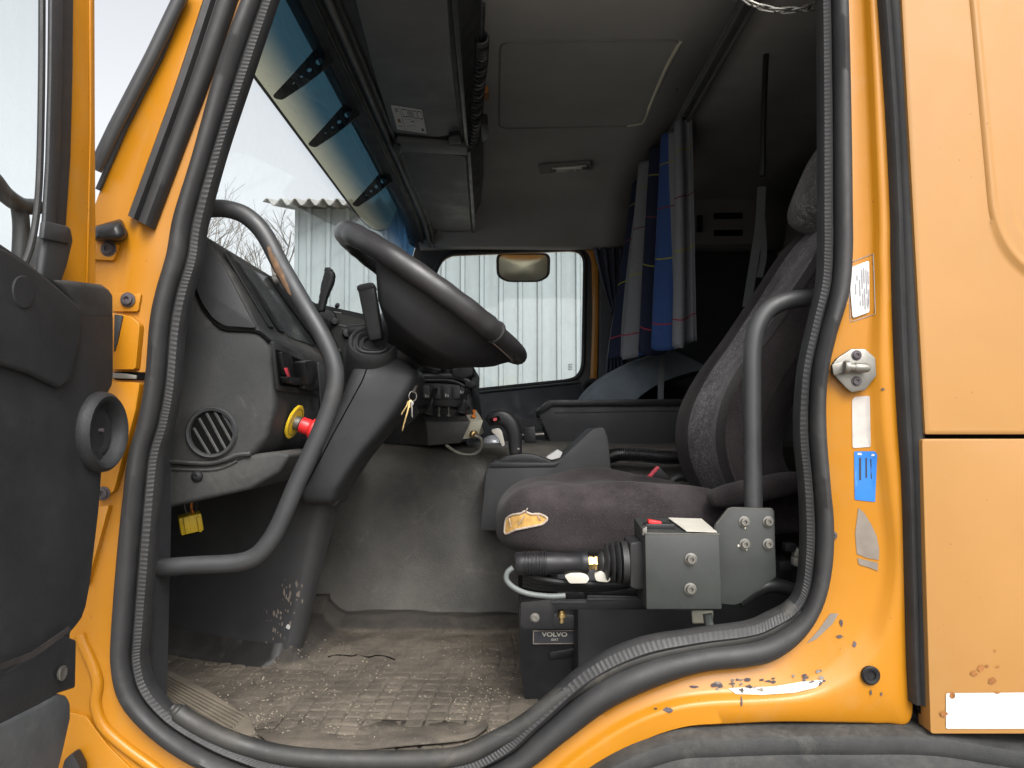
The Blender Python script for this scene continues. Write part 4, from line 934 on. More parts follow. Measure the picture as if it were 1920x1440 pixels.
for sgn in (-1, 1):
    c = wp(sgn*A1); t = (wp(sgn*A1+.02)-c).normalized(); m = MB(); m.lathe(c-t*.003, t, [(.0205, 0), (.0248, .001), (.0248, .005), (.0205, .006)], 18); m.build('cover_edge', 'leather', wheel)
m = MB(); m.tube([wp(a, RW-.004, -.0192) for a in [-A1+2*A1*i/20 for i in range(21)]], .0016, 6); m.build('rim_seam', 'fray', wheel)
# spoked bowl between rim and hub
rings = []
for i in range(49):
    a = math.radians(-118+236*i/48); k = abs(i-24)/24
    wl = max(0, math.cos(a+1.45))**1.2; wd_ = .012+.068*wl; cs = [(RW-.005, -.004), (RW-.011, -.020), (RW-.017, -.020-wd_*.45), (RW-.026, -.020-wd_*.95), (RW-.034, -.024-wd_), (.11, -.118), (.062, -.14), (.058, -.16)]
    rings.append([wp(a*(q_ if a < 0 else .5+.5*q_), r, h) for (r, h), q_ in zip(cs, (1, .98, .93, .87, .85, .82, .85, .85))])
gaps = lambda a: False
m = MB(); m.sheet(rings); m.build('spoke_bowl', 'plastic_black', wheel, solid=.006)
m = MB(); m.lathe(wc_, wn, [(0, -.19), (.05, -.19), (.062, -.165), (.068, -.13), (.075, -.05), (.07, -.02), (0, -.012)], 36); m.build('hub', 'plastic_smooth', wheel)
m = MB(); m.prism(rnd([wp(math.radians(115), .20, -.03), wp(math.radians(65), .20, -.03), wp(math.radians(65), .07, -.03), wp(math.radians(115), .07, -.03)], .01), wn*.012); m.build('horn_pad', 'plastic', wheel, bevel=.003)
m = MB(); m.prism(rnd([wp(math.radians(-115), .20, -.03), wp(math.radians(-65), .20, -.03), wp(math.radians(-65), .07, -.03), wp(math.radians(-115), .07, -.03)], .01), wn*.012); m.build('horn_pad', 'plastic', wheel, bevel=.003)
m = MB(); m.lathe(P(740, 668, .5), P(760, 640, .5)-P(700, 740, .5), [(.05, -.05), (.055, 0), (.05, .05), (0, .05)], 24); m.build('column_neck', 'plastic_black', colm)

# keys in the ignition
keys = thing('key_bunch', 'bunch of brass keys hanging from the steering column', 'keys', P(773, 742, .48))
kc = P(774, 743, .34)
m = MB(); m.tube([kc+Vector((math.cos(t)*.0075, .003*math.cos(t), math.sin(t)*.010)) for t in [2*PI*i/20 for i in range(20)]], .0011, 6, True); m.build('key_ring', 'steel', keys)
m = MB(); m.tube([P(781, 724, .36), P(775, 735, .34)], .003, 8); m.build('ignition_key', 'steel', keys)
def key(x0, y0, x1, y1, Y, w_, mt):
    a, b = P(x0, y0, Y), P(x1, y1, Y); d = (b-a).normalized(); n_ = Vector((d.z, 0, -d.x)); L = (b-a).length
    q = [(0, .4), (.06, 1), (.22, 1), (.27, .5), (.9, .5), (1, .1), (1, -.3), (.85, -.35), (.8, -.15), (.68, -.4), (.6, -.2), (.5, -.4), (.27, -.4), (.22, -1), (.06, -1), (0, -.4)]
    m = MB(); m.prism([a+d*(t*L)+n_*(w_*s_) for t, s_ in q], (0, .002, 0)); m.build('key', mt, keys, bevel=.0004)
key(770, 750, 754, 808, .335, .0038, 'brass'); key(772, 752, 773, 783, .33, .0038, 'steel'); key(768, 752, 752, 778, .34, .0034, 'brass')

# wiring plug under the dash
plug = thing('wiring_plug', 'yellow wiring plug dangling by its wires under the dashboard', 'connector', P(356, 980, .30))
R0 = Matrix.Rotation(math.radians(-12), 3, 'Y') @ Matrix.Rotation(math.radians(28), 3, 'Z') @ Matrix.Rotation(math.radians(14), 3, 'X')
c = P(357, 980, .30)
m = MB(); m.box(c, (.042, .03, .036), R0); m.build('housing', 'yellow_plastic', plug, bevel=.003)
m = MB(); m.box(c+R0 @ Vector((-.008, -.017, .002)), (.010, .006, .034), R0); m.build('latch', 'yellow_plastic', plug, bevel=.001)
m = MB(); m.box(c+R0 @ Vector((.014, -.016, -.002)), (.006, .005, .032), R0); m.build('rib', 'yellow_plastic', plug, bevel=.001)
m = MB(); m.box(c+R0 @ Vector((.0, -.0, -.019)), (.034, .022, .004), R0); m.build('socket_face', 'void', plug)
for i, (x, cm) in enumerate(((350, 'cable_grey'), (357, 'rust'), (362, 'orange'), (366, 'ink'))):
    m = MB(); m.tube(cat([P(x+2, 930, .30), P(x+4*((i % 2)*2-1), 948, .295), P(x, 962, .30), P(x, 972, .30)], 5), .0013, 6); m.build('wire', cm, plug)
# ================================================================== floor, pedestal, tunnel
tun = thing('engine_cover', 'worn grey vinyl engine cover hump between the seats', 'engine cover', (0, 1.2, FLOOR))
prof = [(.80, FLOOR-.01), (.815, FLOOR+.03), (.835, FLOOR+.12), (.86, FLOOR+.25), (.885, FLOOR+.36), (.905, FLOOR+.425), (.94, FLOOR+.462), (1.0, FLOOR+.475), (1.3, FLOOR+.478), (1.6, FLOOR+.47), (1.68, FLOOR+.42), (1.72, FLOOR)]
xs = [-1.05+.05*i for i in range(44)]; rows = []
for x in xs:
    k = max(0, min(1, (x+.02)/.22)); k = k*k*(3-2*k); b = math.exp(-((x+.12)/.12)**2)
    row = []
    for y, z in cat([Vector((*q, 0)) for q in prof], 4) and [(v.x, v.y) for v in cat([Vector((*q, 0)) for q in prof], 4)]:
        t = max(0, 1-(z-FLOOR)/.47); fy = -.10*k*t*(1 if y < 1.3 else 0)-.018*b*t*(1 if y < 1.3 else 0)
        row.append(Vector((x, y+fy+.003*math.sin(x*17+z*9), z+.004*math.sin(x*11))))
    rows.append(row)
m = MB(); m.sheet(rows); tb = m.build('cover_skin', 'tunnel', tun, ang=80)

ped = thing('column_pedestal', 'scuffed black pedestal and kick panel below the steering column', 'pedestal', (-.7, .55, FLOOR))
bot = [(-.98, .74), (-.91, .665), (-.72, .585), (-.56, .515), (-.52, .497), (-.502, .497), (-.489, .51), (-.484, .535), (-.489, .57), (-.53, .66)]
mid = [(-.98, .70), (-.91, .63), (-.70, .56), (-.53, .49), (-.478, .472), (-.458, .472), (-.443, .486), (-.438, .512), (-.443, .56), (-.48, .66)]
top = [(-.98, .64), (-.88, .59), (-.62, .50), (-.46, .445), (-.43, .438), (-.398, .438), (-.380, .452), (-.374, .478), (-.376, .55), (-.42, .66)]
def rg(pl, z): return cat([Vector((x, y, z)) for x, y in pl], 4)
rb, rm, rt = rg(bot, FLOOR+.004), rg(mid, FLOOR+.2), rg(top, FLOOR+.44)
rows = [[a*(1-t)**2+b*(2*t*(1-t))+c*t*t for a, b, c in zip(rb, [q*2-(p+r)*.5 for p, q, r in zip(rb, rm, rt)], rt)] for t in [i/16 for i in range(17)]]
m = MB(); m.sheet(rows); kick = m.build('kick_panel', surf('black pedestal plastic', (.040, .040, .042), .55, .2, 6, .4, 800, .25, (.16, .15, .13), smudge=.1), ped)
kt = bvh([kick]); RS = random.Random(5)
for i in range(46):
    t = RS.random()**.8; x = 500+50*t+RS.gauss(0, 12); y = 1218-115*t+RS.gauss(0, 16)
    a = RS.uniform(1, 4.5); drape(kt, blob(x, y, a*.5, a*RS.uniform(.6, 1.8), 9, .5, i+50), 'paint_scuff', 'primer', ped, .0008)
drape(kt, blob(541, 1175, 3.5, 4.5, 12, .2), 'paint_scuff', 'white_label', ped, .0012)
m = MB(); m.prism(pp(quad([(556, 918), (570, 912), (636, 938), (628, 950), (600, 944)], 4), .415), (0, .1, 0)); m.build('pedestal_collar', 'plastic', ped, bevel=.005)

# rubber floor mat with a raised tread, turned up along its edges
mat_t = thing('floor_mat', 'dirt caked rubber floor mat with square tread', 'floor mat', (-.3, .4, FLOOR))
nx, ny = 330, 170; x0, x1, y0, y1 = -.93, .05, .005, .86; rows = []
RM = random.Random(9); ph = [RM.uniform(0, 6) for _ in range(8)]
def wob(x, y): return .0022*math.sin(x*13+ph[0])*math.sin(y*11+ph[1])+.0015*math.sin(x*27+y*19+ph[2])+.001*math.sin(x*55-y*41+ph[3])
for j in range(ny+1):
    r = []
    for i in range(nx+1):
        x = x0+(x1-x0)*i/nx; y = y0+(y1-y0)*j/ny
        gx = abs(((x+.01*math.sin(y*9))/.037) % 1-.5); gy = abs(((y+.008*math.sin(x*8))/.035) % 1-.5)
        worn = .45+.55*max(0, min(1, .5+math.sin(x*7+ph[4])*math.sin(y*8+ph[5])+.35*math.sin(x*23)*math.sin(y*21)))
        d = min(1, max(0, 1-min(.5-gx, .5-gy)/.085)*1.5)
        gz = -.0040*worn*d; z = FLOOR+.006+wob(x, y)
        # turned up rear border along the engine cover and the pedestal
        by = .80-.10*max(0, min(1, (x+.02)/.22))**1.5-.02*math.exp(-((x+.15)/.15)**2)+.010*math.sin(x*22)
        e = max(0, (y-(by-.065))/.05); z += .018*min(1, e)**2*2+(.004 if .35 < e < .7 else 0)
        pl = -.56-(y-.515)*2.15 if y > .49 else -9
        e2 = max(0, ((y-.478)+ (x+.50)*.40 + .03)/.045) if x < -.485 else max(0, 1-(((x+.487)**2+(max(0, y-.5)*.0+(y-.5 if y < .5 else 0))**2)**.5)/.05)*(1 if y > .43 else 0)
        z += .032*min(1.2, e2)**1.6 if e2 > 0 else 0
        z += gz*(1 if e <= 0 and e2 <= 0 else 0)
        r.append(Vector((x, y, z)))
    rows.append(r)
m = MB(); m.sheet(rows); mo = m.build('tread_sheet', 'mat', mat_t, ang=70)
nb0 = Vector((-.38, -.92, 0)); ed = [Vector((x, y, FLOOR)) for x, y in bot[:6]]; ed = cat([ed[0]]+ed[1:5]+[ed[5]], 6); mb_ = MB()
mb_.loft([[p+nb*.052+Vector((0, 0, .005)), p+nb*.048+Vector((0, 0, .011)), p+nb*.022+Vector((0, 0, .022+.003*math.sin(i*.5))), p+nb*.008+Vector((0, 0, .047+.004*math.sin(i*.31))), p-nb*.003+Vector((0, 0, .047)), p-nb*.003+Vector((0, 0, .0))] for i, p in enumerate(ed) for nb in [nb0*min(1, .12+(len(ed)-1-i)/9)]])
mb_.build('mat_border', 'rubber_dirty', mat_t, ang=60)
mtree = bvh([mo])
# crack, sill plate with ridges
cr = []
for x, y in [(615, 1233), (632, 1229), (660, 1231), (668, 1229), (690, 1233), (705, 1230), (725, 1232), (740, 1238)]:
    h, n_ = hit(mtree, x, y)
    if h is not None: cr.append(h+Vector((0, 0, .001)))
m = MB(); m.tube(cat(cr, 3), .0016, 5); m.build('tear', 'void', mat_t)
# pebbles and crumbs of dirt
m = MB()
for i in range(900):
    t = RM.random(); px = RM.choice([RM.gauss(470, 40), RM.uniform(300, 960), RM.gauss(600, 90), RM.gauss(900, 40)]); py = RM.uniform(1200, 1390)
    h, n_ = hit(mtree, px, py)
    if h is None: continue
    s_ = RM.uniform(.0008, .0024); m.lathe(h, Vector((RM.uniform(-.4, .4), RM.uniform(-.4, .4), 1)), [(0, -s_*.4), (s_, 0), (s_*.6, s_*.7), (0, s_*.8)], 5)
gr = m.build('grit', surf('dirt crumbs', (.2, .17, .13), .95, .6, 60), mat_t, flat=True); gr['kind'] = 'stuff'
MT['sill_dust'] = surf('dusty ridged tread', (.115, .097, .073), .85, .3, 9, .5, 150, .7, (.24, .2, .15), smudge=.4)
plate = thing('sill_plate', 'ridged dusty tread strip along the front edge of the sill', 'tread strip', PZ(360, 1310, FLOOR+.014))
ZP = FLOOR+.022
q = [PZ(x, y, ZP) for x, y in [(275, 1240), (330, 1262), (400, 1300), (468, 1345), (480, 1372), (420, 1386), (330, 1345), (285, 1300)]]
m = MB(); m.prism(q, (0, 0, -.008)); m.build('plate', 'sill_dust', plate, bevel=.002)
for k in range(8):
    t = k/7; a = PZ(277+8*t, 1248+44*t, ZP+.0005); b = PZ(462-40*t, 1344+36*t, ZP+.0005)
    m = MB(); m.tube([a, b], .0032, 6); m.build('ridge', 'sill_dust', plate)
flap = thing('mat_flap', 'loose worn mat piece curling over the door sill', 'mat piece', PZ(760, 1390, FLOOR+.02))
ZF = FLOOR+.006
A_ = cat([PZ(x, y, ZF-.004) for x, y in [(470, 1372), (540, 1345), (620, 1345), (760, 1352), (860, 1352), (910, 1352)]], 6)
B_ = cat([PZ(x, y, ZF+.002+d) for x, y, d in [(500, 1390, 0), (540, 1408, .002), (650, 1408, .0), (760, 1398, .002), (875, 1386, .004), (916, 1362, .008)]], 6)
m = MB(); m.sheet([A_, [a.lerp(b, .35)+Vector((0, 0, .002*math.sin(i*.9))) for i, (a, b) in enumerate(zip(A_, B_))], [a.lerp(b, .7)+Vector((0, 0, .0025*math.sin(i*.7+1))) for i, (a, b) in enumerate(zip(A_, B_))], B_]); tag_o = m.build('flap_sheet', 'mat', flap, solid=.0025)

# ================================================================== driver seat
seat = thing('driver_seat', 'dark grey driver seat with a torn cushion and tall backrest', 'seat', P(1080, 1310, .45))
YS, SW = .465, .245
xa, xb = P(925, 980, .235).x, .50
def cush(q):
    u = q.x/((xb-xa)/2); v = q.y/SW
    top_ = max(0, q.z)/.07
    gb = math.exp(-((abs(v)-.80)/.17)**2); q.z += top_*((.030+.006*math.sin(u*5+1) if v < 0 else .036*math.exp(-((u+.05)/.5)**2)+.004)*gb-.010-.012*u)
    if v < -.75: q.y -= .0045*math.sin(u*4.5+q.z*40)*(abs(v)-.75)/.25
    if u < -.6: q.z -= .02*((-u-.6)/.4)**2*(1 if q.z > 0 else 0)
    q.z += .0035*math.sin(u*9+v*4)*top_
    if q.z < 0: q.z *= 1+.1*u
    return q
m = MB(); m.pillow(((xa+xb)/2, YS, 1.498), ((xb-xa)/2, SW, .072), .46, 64, 32, None, cush); cu = m.build('cushion', 'seat', seat, ang=80)
ct = bvh([cu])
tear = [(948, 1001), (947, 985), (950, 972), (962, 965), (976, 963), (984, 959), (996, 964), (1012, 964), (1026, 972), (1018, 982), (1004, 986), (984, 990), (966, 994)]
drape(ct, tear, 'torn_foam', 'foam', seat, .0015)
ring = []
for p in tear:
    h, n_ = hit(ct, *p)
    if h is not None: ring.append(h+(CAM-h).normalized()*.002)
m = MB(); m.tube(cat(ring, 3, True), .0022, 6, True); m.build('torn_edge', 'fray', seat)
for a, b in (((972, 984), (984, 966)), ((1008, 966), (1014, 976)), ((955, 972), (958, 988)), ((985, 960), (989, 953))):
    ha, hb = hit(ct, *a)[0], hit(ct, *b)[0]
    if ha and hb: m = MB(); m.tube([ha+(CAM-ha).normalized()*.004, ha.lerp(hb, .5)+(CAM-ha).normalized()*.007, hb+(CAM-hb).normalized()*.003], .0009, 5); m.build('loose_thread', 'fray', seat)
# backrest
fe = [(1330, 955), (1296, 915), (1272, 865), (1264, 815), (1274, 760), (1306, 700), (1350, 640), (1402, 562), (1458, 478), (1510, 428), (1560, 396), (1600, 388)]
fp = cat([P(x, y, .66) for x, y in fe], 5); rings = []; pip = []; pip2 = []; n_f = len(fp)
for i, p in enumerate(fp):
    t = (fp[min(i+1, n_f-1)]-fp[max(i-1, 0)]).normalized(); t = (t+Vector((.45, 0, .9))).normalized(); back = Vector((t.z, 0, -t.x)); s_ = i/(n_f-1)
    wd = .235*(1-.10*s_)*(1 if s_ < .9 else 1-.5*((s_-.9)/.1)**2); th = .15*(1-.25*s_)
    bol = .014*math.exp(-((s_-.28)/.3)**2)+.012
    r = []
    for y, c in ((-1, .55), (-1.0, .25), (-.97, .08), (-.90, .01), (-.8, 0), (-.68, .012), (-.58, bol*.8), (-.35, bol), (0, bol*1.05), (.35, bol), (.58, bol*.8), (.68, .012), (.8, 0), (.90, .01), (.97, .08), (1., .25), (1., .55), (.93, .9), (.6, 1), (-.6, 1), (-.93, .9)):
        r.append(Vector((p.x, YS+y*wd, p.z))+back*(c*th if c >= .05 or c == 0 else c))
    rings.append(r); pip.append(r[6].lerp(r[7], .05)-back*.001); pip2.append(r[2]-back*.001)
m = MB(); m.loft(rings); bk = m.build('backrest', 'seat', seat, ang=85)
# patterned centre panel and side face lie on the backrest
def strip(i0, i1, name, mat, lift):
    m = MB(); rows = []
    for i in range(2, n_f-2):
        r = rings[i]; r0 = sum(r, Vector())/len(r); rows.append([r[k]+Vector((-1, 0, .5)).normalized()*lift for k in range(i0, i1+1)])
    m.sheet(rows); return m.build(name, mat, seat, ang=85)
strip(6, 10, 'center_panel', 'seat_pattern', .0015)
m = MB(); rows = [[r[k]+Vector((0, -.0012, 0)) for k in (0, 1, 2)] for r in rings[2:-2]]; m.sheet(rows); m.build('side_panel', 'seat', seat, ang=85)
m = MB(); m.tube(pip[2:-2], .0025, 6); m.build('piping', 'seat_pattern', seat); m = MB(); m.tube(pip2[2:-2], .0028, 6); m.build('piping', 'seat', seat)
Rh = Matrix.Rotation(math.radians(24), 3, 'Y')
m = MB(); m.pillow(P(1568, 338, .46), (.06, .135, .115), .55, 36, 24, Rh); m.build('headrest', 'seat_pattern', seat, ang=80)
for dy in (-.06, .06):
    m = MB(); m.tube([P(1560, 380, .46)+Vector((.02, dy, 0)), P(1560, 440, .46)+Vector((.05, dy, -.02))], .006, 8); m.build('headrest_post', 'steel', seat)
# base, adjustment parts
m = MB(); m.prism(pp(quad([(973, 1138), (1178, 1138), (1178, 1320), (985, 1320), (975, 1250)], 4), .275), (0, .36, 0)); base = m.build('seat_base', 'plastic_smooth', seat, bevel=.008, seg=3)
m = MB(); m.prism(pp(quad([(1030, 1222), (1060, 1218), (1140, 1200), (1140, 1210), (1060, 1232), (1030, 1236)], 4), .2735), (0, -.003, 0)); m.build('base_pressing', 'plastic_smooth', seat, bevel=.0015)
m = MB(); m.box(((xa+xb)/2+.05, YS, 1.405), (.40, .42, .10)); m.build('suspension_bellows', 'trim_black', seat, bevel=.02)
m = MB(); m.prism(pp(quad([(1010, 1152), (1150, 1155), (1172, 1168), (1172, 1180), (1010, 1180)], 6), .262), (0, .05, 0)); m.build('base_cap', 'trim_black', seat, bevel=.006)
m = MB(); m.box((.34, YS, 1.30), (.44, .46, .27)); m.build('rear_base', 'trim_black', seat, bevel=.02)
pl = P(1040, 1194, .272); lp = MB(); lp.prism(pp(quad([(998, 1181), (1082, 1180), (1082, 1208), (998, 1209)], 1), .2735), (0, -.0012, 0)); lp = lp.build('name_plate', 'ink', seat, label='small black plate lettered VOLVO SEAT in pale letters')
for a, b in (((1000, 1182.8), (1080, 1181.8)), ((1000, 1206.6), (1080, 1205.6))):
    m = MB(); m.prism([P(a[0], a[1], .2716), P(b[0], b[1], .2716), P(b[0], b[1]+.9, .2716), P(a[0], a[1]+.9, .2716)], (0, -.0004, 0)); m.build('plate_border', 'fray', lp, flat=True)
for x in (1000, 1079.2):
    m = MB(); m.prism([P(x, 1183, .2716), P(x+.9, 1183, .2716), P(x+.9, 1206, .2716), P(x, 1206, .2716)], (0, -.0004, 0)); m.build('plate_border', 'fray', lp, flat=True)
text('VOLVO', .0115, P(1040, 1190, .2712), (1, 0, 0), (0, 0, 1), 'white_plastic', lp, bold=.03, sx=1.28)
text('SEAT', .0058, P(1040, 1199.5, .2712), (1, 0, 0), (0, 0, 1), 'white_plastic', lp, bold=.02, sx=1.1)
# seat belt buckle
bk_ = thing('belt_buckle', 'black seat belt buckle with a red release strip between seat and tunnel', 'buckle', P(1240, 905, .72))
m = MB(); m.prism(pp(quad([(1214, 898), (1236, 874), (1268, 908), (1252, 926), (1228, 916)], 3), .70), (0, .02, 0)); m.build('buckle_body', 'plastic_smooth', bk_, bevel=.003)
m = MB(); m.prism(pp([(1211, 897), (1233, 874), (1237, 877), (1216, 901)], .699), (0, .02, 0)); m.build('release_button', 'redled', bk_, bevel=.001)
m = MB(); m.tube(cat(pp([(1256, 915), (1262, 900), (1278, 894), (1300, 900)], .70), 5), .010, 8); m.build('stalk', 'plastic', bk_)
arm = MB(); arm.pillow(P(1420, 918, .20), (.095, .03, .022), .6, 24, 12, Matrix.Rotation(math.radians(-12), 3, 'Y')); arm = arm.build('armrest', 'seat'); tag(arm, 'dark cloth armrest stub behind the right grab rail', 'armrest')
# ================================================================== joystick console by the seat
jb = thing('joystick_console', 'grey green control box with a horizontal ribbed joystick', 'control box', P(1280, 1060, .07))
m = MB(); m.hexa([P(1212, 1143, .04), P(1354, 1143, .04), P(1354, 1143, .04)+Vector((0, .11, 0)), P(1212, 1143, .04)+Vector((0, .11, 0)), P(1209, 1000, .04), P(1349, 1002, .04), P(1349, 1002, .04)+Vector((0, .11, .012)), P(1209, 1000, .04)+Vector((0, .11, .012))]); bx = m.build('control_box', 'box_paint', jb, bevel=.0025)
m = MB(); m.tube([P(1209, 1000, .0405), P(1349, 1002, .0405)], .0012, 5); m.build('worn_edge', 'steel', jb)
for x, y in ((1295, 1048), (1294, 1104)): bolt(jb, P(x, y, .04), (0, -1, 0), .0075, .008, 'steel')
m = MB(); q0 = [P(x, y, .042) for x, y in ((1288, 999), (1346, 1001))]; m.prism([q0[0]+Vector((0, .004, .0015)), q0[1]+Vector((0, .004, .0015)), q0[1]+Vector((-.004, .09, .0125)), q0[0]+Vector((-.012, .09, .0125))], (0, 0, .0012)); m.build('box_label', 'white_plastic', jb)
a = P(1222, 997, .06); m = MB(); m.box(a+Vector((.016, .02, .006)), (.05, .024, .012)); m.build('switch_body', 'plastic_smooth', jb, bevel=.002)
m = MB(); m.box(a+Vector((.008, .02, .0135)), (.022, .017, .006), Matrix.Rotation(.15, 3, 'Y')); m.build('rocker_switch', 'red', jb, bevel=.001)
m = MB(); m.prism(pp(quad([(1205, 992), (1213, 987), (1213, 1004), (1205, 1004)], 1), .045), (0, .02, 0)); m.build('box_clip', 'steel', jb, bevel=.001)
br = MB(); br.prism(pp(quad([(1341, 985), (1366, 953), (1374, 951), (1448, 953), (1452, 958), (1455, 1082), (1386, 1132), (1376, 1134), (1350, 1132)], 3), .055), (0, .008, 0)); br = br.build('mounting_plate', 'box_paint', jb, bevel=.002)
m = MB(); m.tube(pp([(1343, 983), (1366, 954), (1374, 952.5), (1446, 954)], .0556), .0011, 5); m.build('worn_edge', 'steel', jb)
for x, y in ((1395, 978), (1440, 978), (1396, 1020), (1440, 1020)):
    bolt(jb, P(x, y, .055), (0, -1, 0), .0068, .007, 'steel')
    bt_ = bvh([br])
    for k in range(4): drape(bt_, blob(x+RS.uniform(-14, 14), y+RS.uniform(-9, 12), 1.6, 2.2, 7, .5, int(x+k*3+y)), 'paint_chip', 'scuff', br, .0006)
jc = P(965, 1057, .10); jd = (P(1120, 1055, .10)-jc).normalized(); S = .155/155*.92
def jl(prof, name, mat, n=28, ang=40): m = MB(); m.lathe(jc, jd, prof, n); return m.build(name, mat, jb, ang=ang)
gp = [(0, .001), (.017, 0), (.0195, .003)]
h = .014
for k in range(9): gp += [(.0198, h), (.0215, h+.001), (.0215, h+.0024), (.0198, h+.0034)]; h += .0046
gp += [(.0195, h), (.0175, .09), (.0178, .108), (.0205, .114), (.0215, .118), (.0205, .125), (.015, .127)]
jl(gp, 'joystick_grip', 'plastic_smooth')
jl([(.009, .125), (.0125, .127), (.0125, .134), (.0105, .135), (.0105, .1365), (.0125, .1375), (.0125, .142), (.008, .143)], 'lock_nut', 'brass', 6, 20)
bp = [(.012, .141), (.016, .147), (.019, .150)]
h = .152
for k, r in enumerate((.030, .033, .0345)): bp += [(r-.011, h), (r, h+.004), (r+.002, h+.006), (r, h+.008), (r-.008, h+.0095)]; h += .0098
bp += [(.036, h+.002), (.036, h+.012)]
jl(bp, 'rubber_boot', 'rubber', 28, 60)
m = MB(); m.prism(pp(quad([(1181, 1018), (1198, 1014), (1210, 1018), (1210, 1104), (1196, 1107), (1182, 1102)], 4), .07), (0, .07, 0)); m.build('boot_flange', 'rubber', jb, bevel=.006)
m = MB(); m.prism(pp(quad([(1058, 1080), (1070, 1075), (1096, 1074), (1106, 1085), (1100, 1094), (1068, 1094)], 4), .085), (0, .02, 0)); m.build('paper_tag', 'white_plastic', jb, bevel=.002)
m = MB(); m.prism(pp(quad([(1114, 1078), (1128, 1070), (1146, 1086), (1140, 1092), (1118, 1090)], 4), .085), (0, .02, 0)); m.build('paper_tag', 'white_plastic', jb, bevel=.002)
m = MB(); m.tube(cat(pp([(962, 1064), (951, 1074), (950, 1088), (964, 1102), (990, 1113), (1030, 1118), (1060, 1117)], .09), 6), .0048, 10); m.build('grip_cable', 'cable_grey', jb)
for k in range(4):
    m = MB(); m.tube(cat(pp([(980, 1074+k*7), (1010, 1084+k*6), (1060, 1092+k*4), (1130, 1095+k*3), (1200, 1094)], .105+.008*k), 6), .0055, 8); m.build('cable_loop', 'plastic_black', jb)
# carrying arm under the joystick
arm_ = thing('console_arm', 'black steel support arm below the joystick console', 'support arm', P(1100, 1130, .12))
m = MB(); m.prism(pp(quad([(1031, 1124), (1100, 1124), (1100, 1116), (1216, 1118), (1216, 1143), (1100, 1143), (1046, 1143), (1040, 1148), (1038, 1176), (1032, 1180), (984, 1180), (976, 1172), (976, 1130)], 3), .13), (0, .05, 0)); m.build('arm_plate', 'plastic_smooth', arm_, bevel=.003)
m = MB(); m.prism(pp([(1034, 1126), (1098, 1126), (1098, 1130), (1034, 1130)], .1285), (0, -.003, 0)); m.build('arm_ridge', 'plastic', arm_)
m = MB(); m.prism(pp([(1102, 1120), (1216, 1121), (1216, 1125), (1102, 1124)], .1285), (0, -.003, 0)); m.build('arm_ridge', 'plastic', arm_)
bolt(arm_, P(1003, 1158, .13), (0, -1, 0), .006, .005, 'steel')
m = MB(); m.lathe(P(1053, 1144, .15), (0, 0, -1), [(.006, 0), (.006, .006), (.0085, .006), (.0085, .012), (.0045, .013), (.0045, .022), (0, .022)], 14); m.build('arm_bolt', 'brass', arm_)
m = MB(); m.hexa([P(1298, 1170, .10), P(1336, 1168, .10), P(1336, 1168, .13), P(1298, 1170, .13), P(1296, 1144, .10), P(1338, 1144, .10), P(1338, 1144, .13), P(1296, 1144, .13)]); m.build('cable_gland', 'beige', arm_, bevel=.003)
m = MB(); m.tube(cat(pp([(1326, 1150, ), (1330, 1172), (1340, 1185)], .1), 4), .008, 8); m.build('gland_cable', 'cable_grey', arm_)
m = MB(); m.tube(cat(pp([(1385, 1128), (1440, 1098), (1500, 1110)], .12), 4), .013, 10); m.build('arm_tube', 'tube', arm_)
for k, (x, y) in enumerate(((1480, 1025), (1497, 1035), (1496, 1052), (1470, 1060))):
    m = MB(); m.box(P(x, y, .2), (.02, .02, .016)); m.build('wire_terminal', 'white_plastic' if k in (1, 2) else 'plastic', arm_, bevel=.002)

# ================================================================== gear lever console by the tunnel
con = thing('gear_console', 'dark plastic console beside the cushion with a pistol gear lever', 'console', P(1020, 985, .78))
m = MB(); m.prism(pp(quad([(900, 995), (906, 935), (911, 882), (922, 867), (1038, 868), (1052, 862), (1068, 845), (1112, 804), (1132, 801), (1140, 820), (1146, 880), (1150, 995)], 6), .74), (0, .17, 0)); m.build('console_body', 'plastic', con, bevel=.014, seg=4)
m = MB(); m.prism(pp(quad([(918, 868), (1040, 869), (1052, 866), (1040, 876), (918, 878)], 3), .742), (0, -.003, 0)); m.build('console_lip', 'plastic_smooth', con, bevel=.001)
dome = cat(pp([(930, 868), (945, 858), (968, 852), (1000, 853), (1026, 862), (1040, 869)], .79), 5)
m = MB(); m.loft([[p, p+Vector((0, .07, 0)), Vector((p.x, p.y+.07, P(930, 870, .79).z)), Vector((p.x, p.y, P(930, 870, .79).z))] for p in dome]); m.build('gate_dome', 'plastic_smooth', con, bevel=.002)
for k in range(6):
    x, y = 1064+k*7.5, 850-k*7; m = MB(); m.prism(pp([(x, y), (x+4, y-4), (x+5, y-8), (x+1, y-5)], .79), (0, .09, 0)); m.build('console_rib', 'plastic', con)
m = MB(); m.prism(pp(quad([(1024, 858), (1046, 843), (1055, 848), (1050, 858), (1034, 862)], 2), .80), (0, .04, 0)); m.build('paper_scrap', 'white_label', con)
gl = [(914, 792, .014, .014), (926, 784, .021, .018), (944, 784, .023, .019), (958, 796, .022, .019), (965, 815, .020, .018), (966, 835, .018, .016), (967, 852, .017, .015)]
pc = [P(x, y, .82) for x, y, *_ in gl]; F = frame(pc); rings = []
for (x, y, a_, b_), p, (t, n_, bb) in zip(gl, pc, F):
    n_ = Vector((t.z, 0, -t.x)); rings.append([p+n_*a_*math.copysign(abs(math.cos(q))**.7, math.cos(q))+Vector((0, 1, 0))*b_*math.copysign(abs(math.sin(q))**.7, math.sin(q)) for q in [2*PI*k/20 for k in range(20)]])
rs = [cat([r[k] for r in rings], 4) for k in range(20)]; rings = [[rs[k][i] for k in range(20)] for i in range(len(rs[0]))]
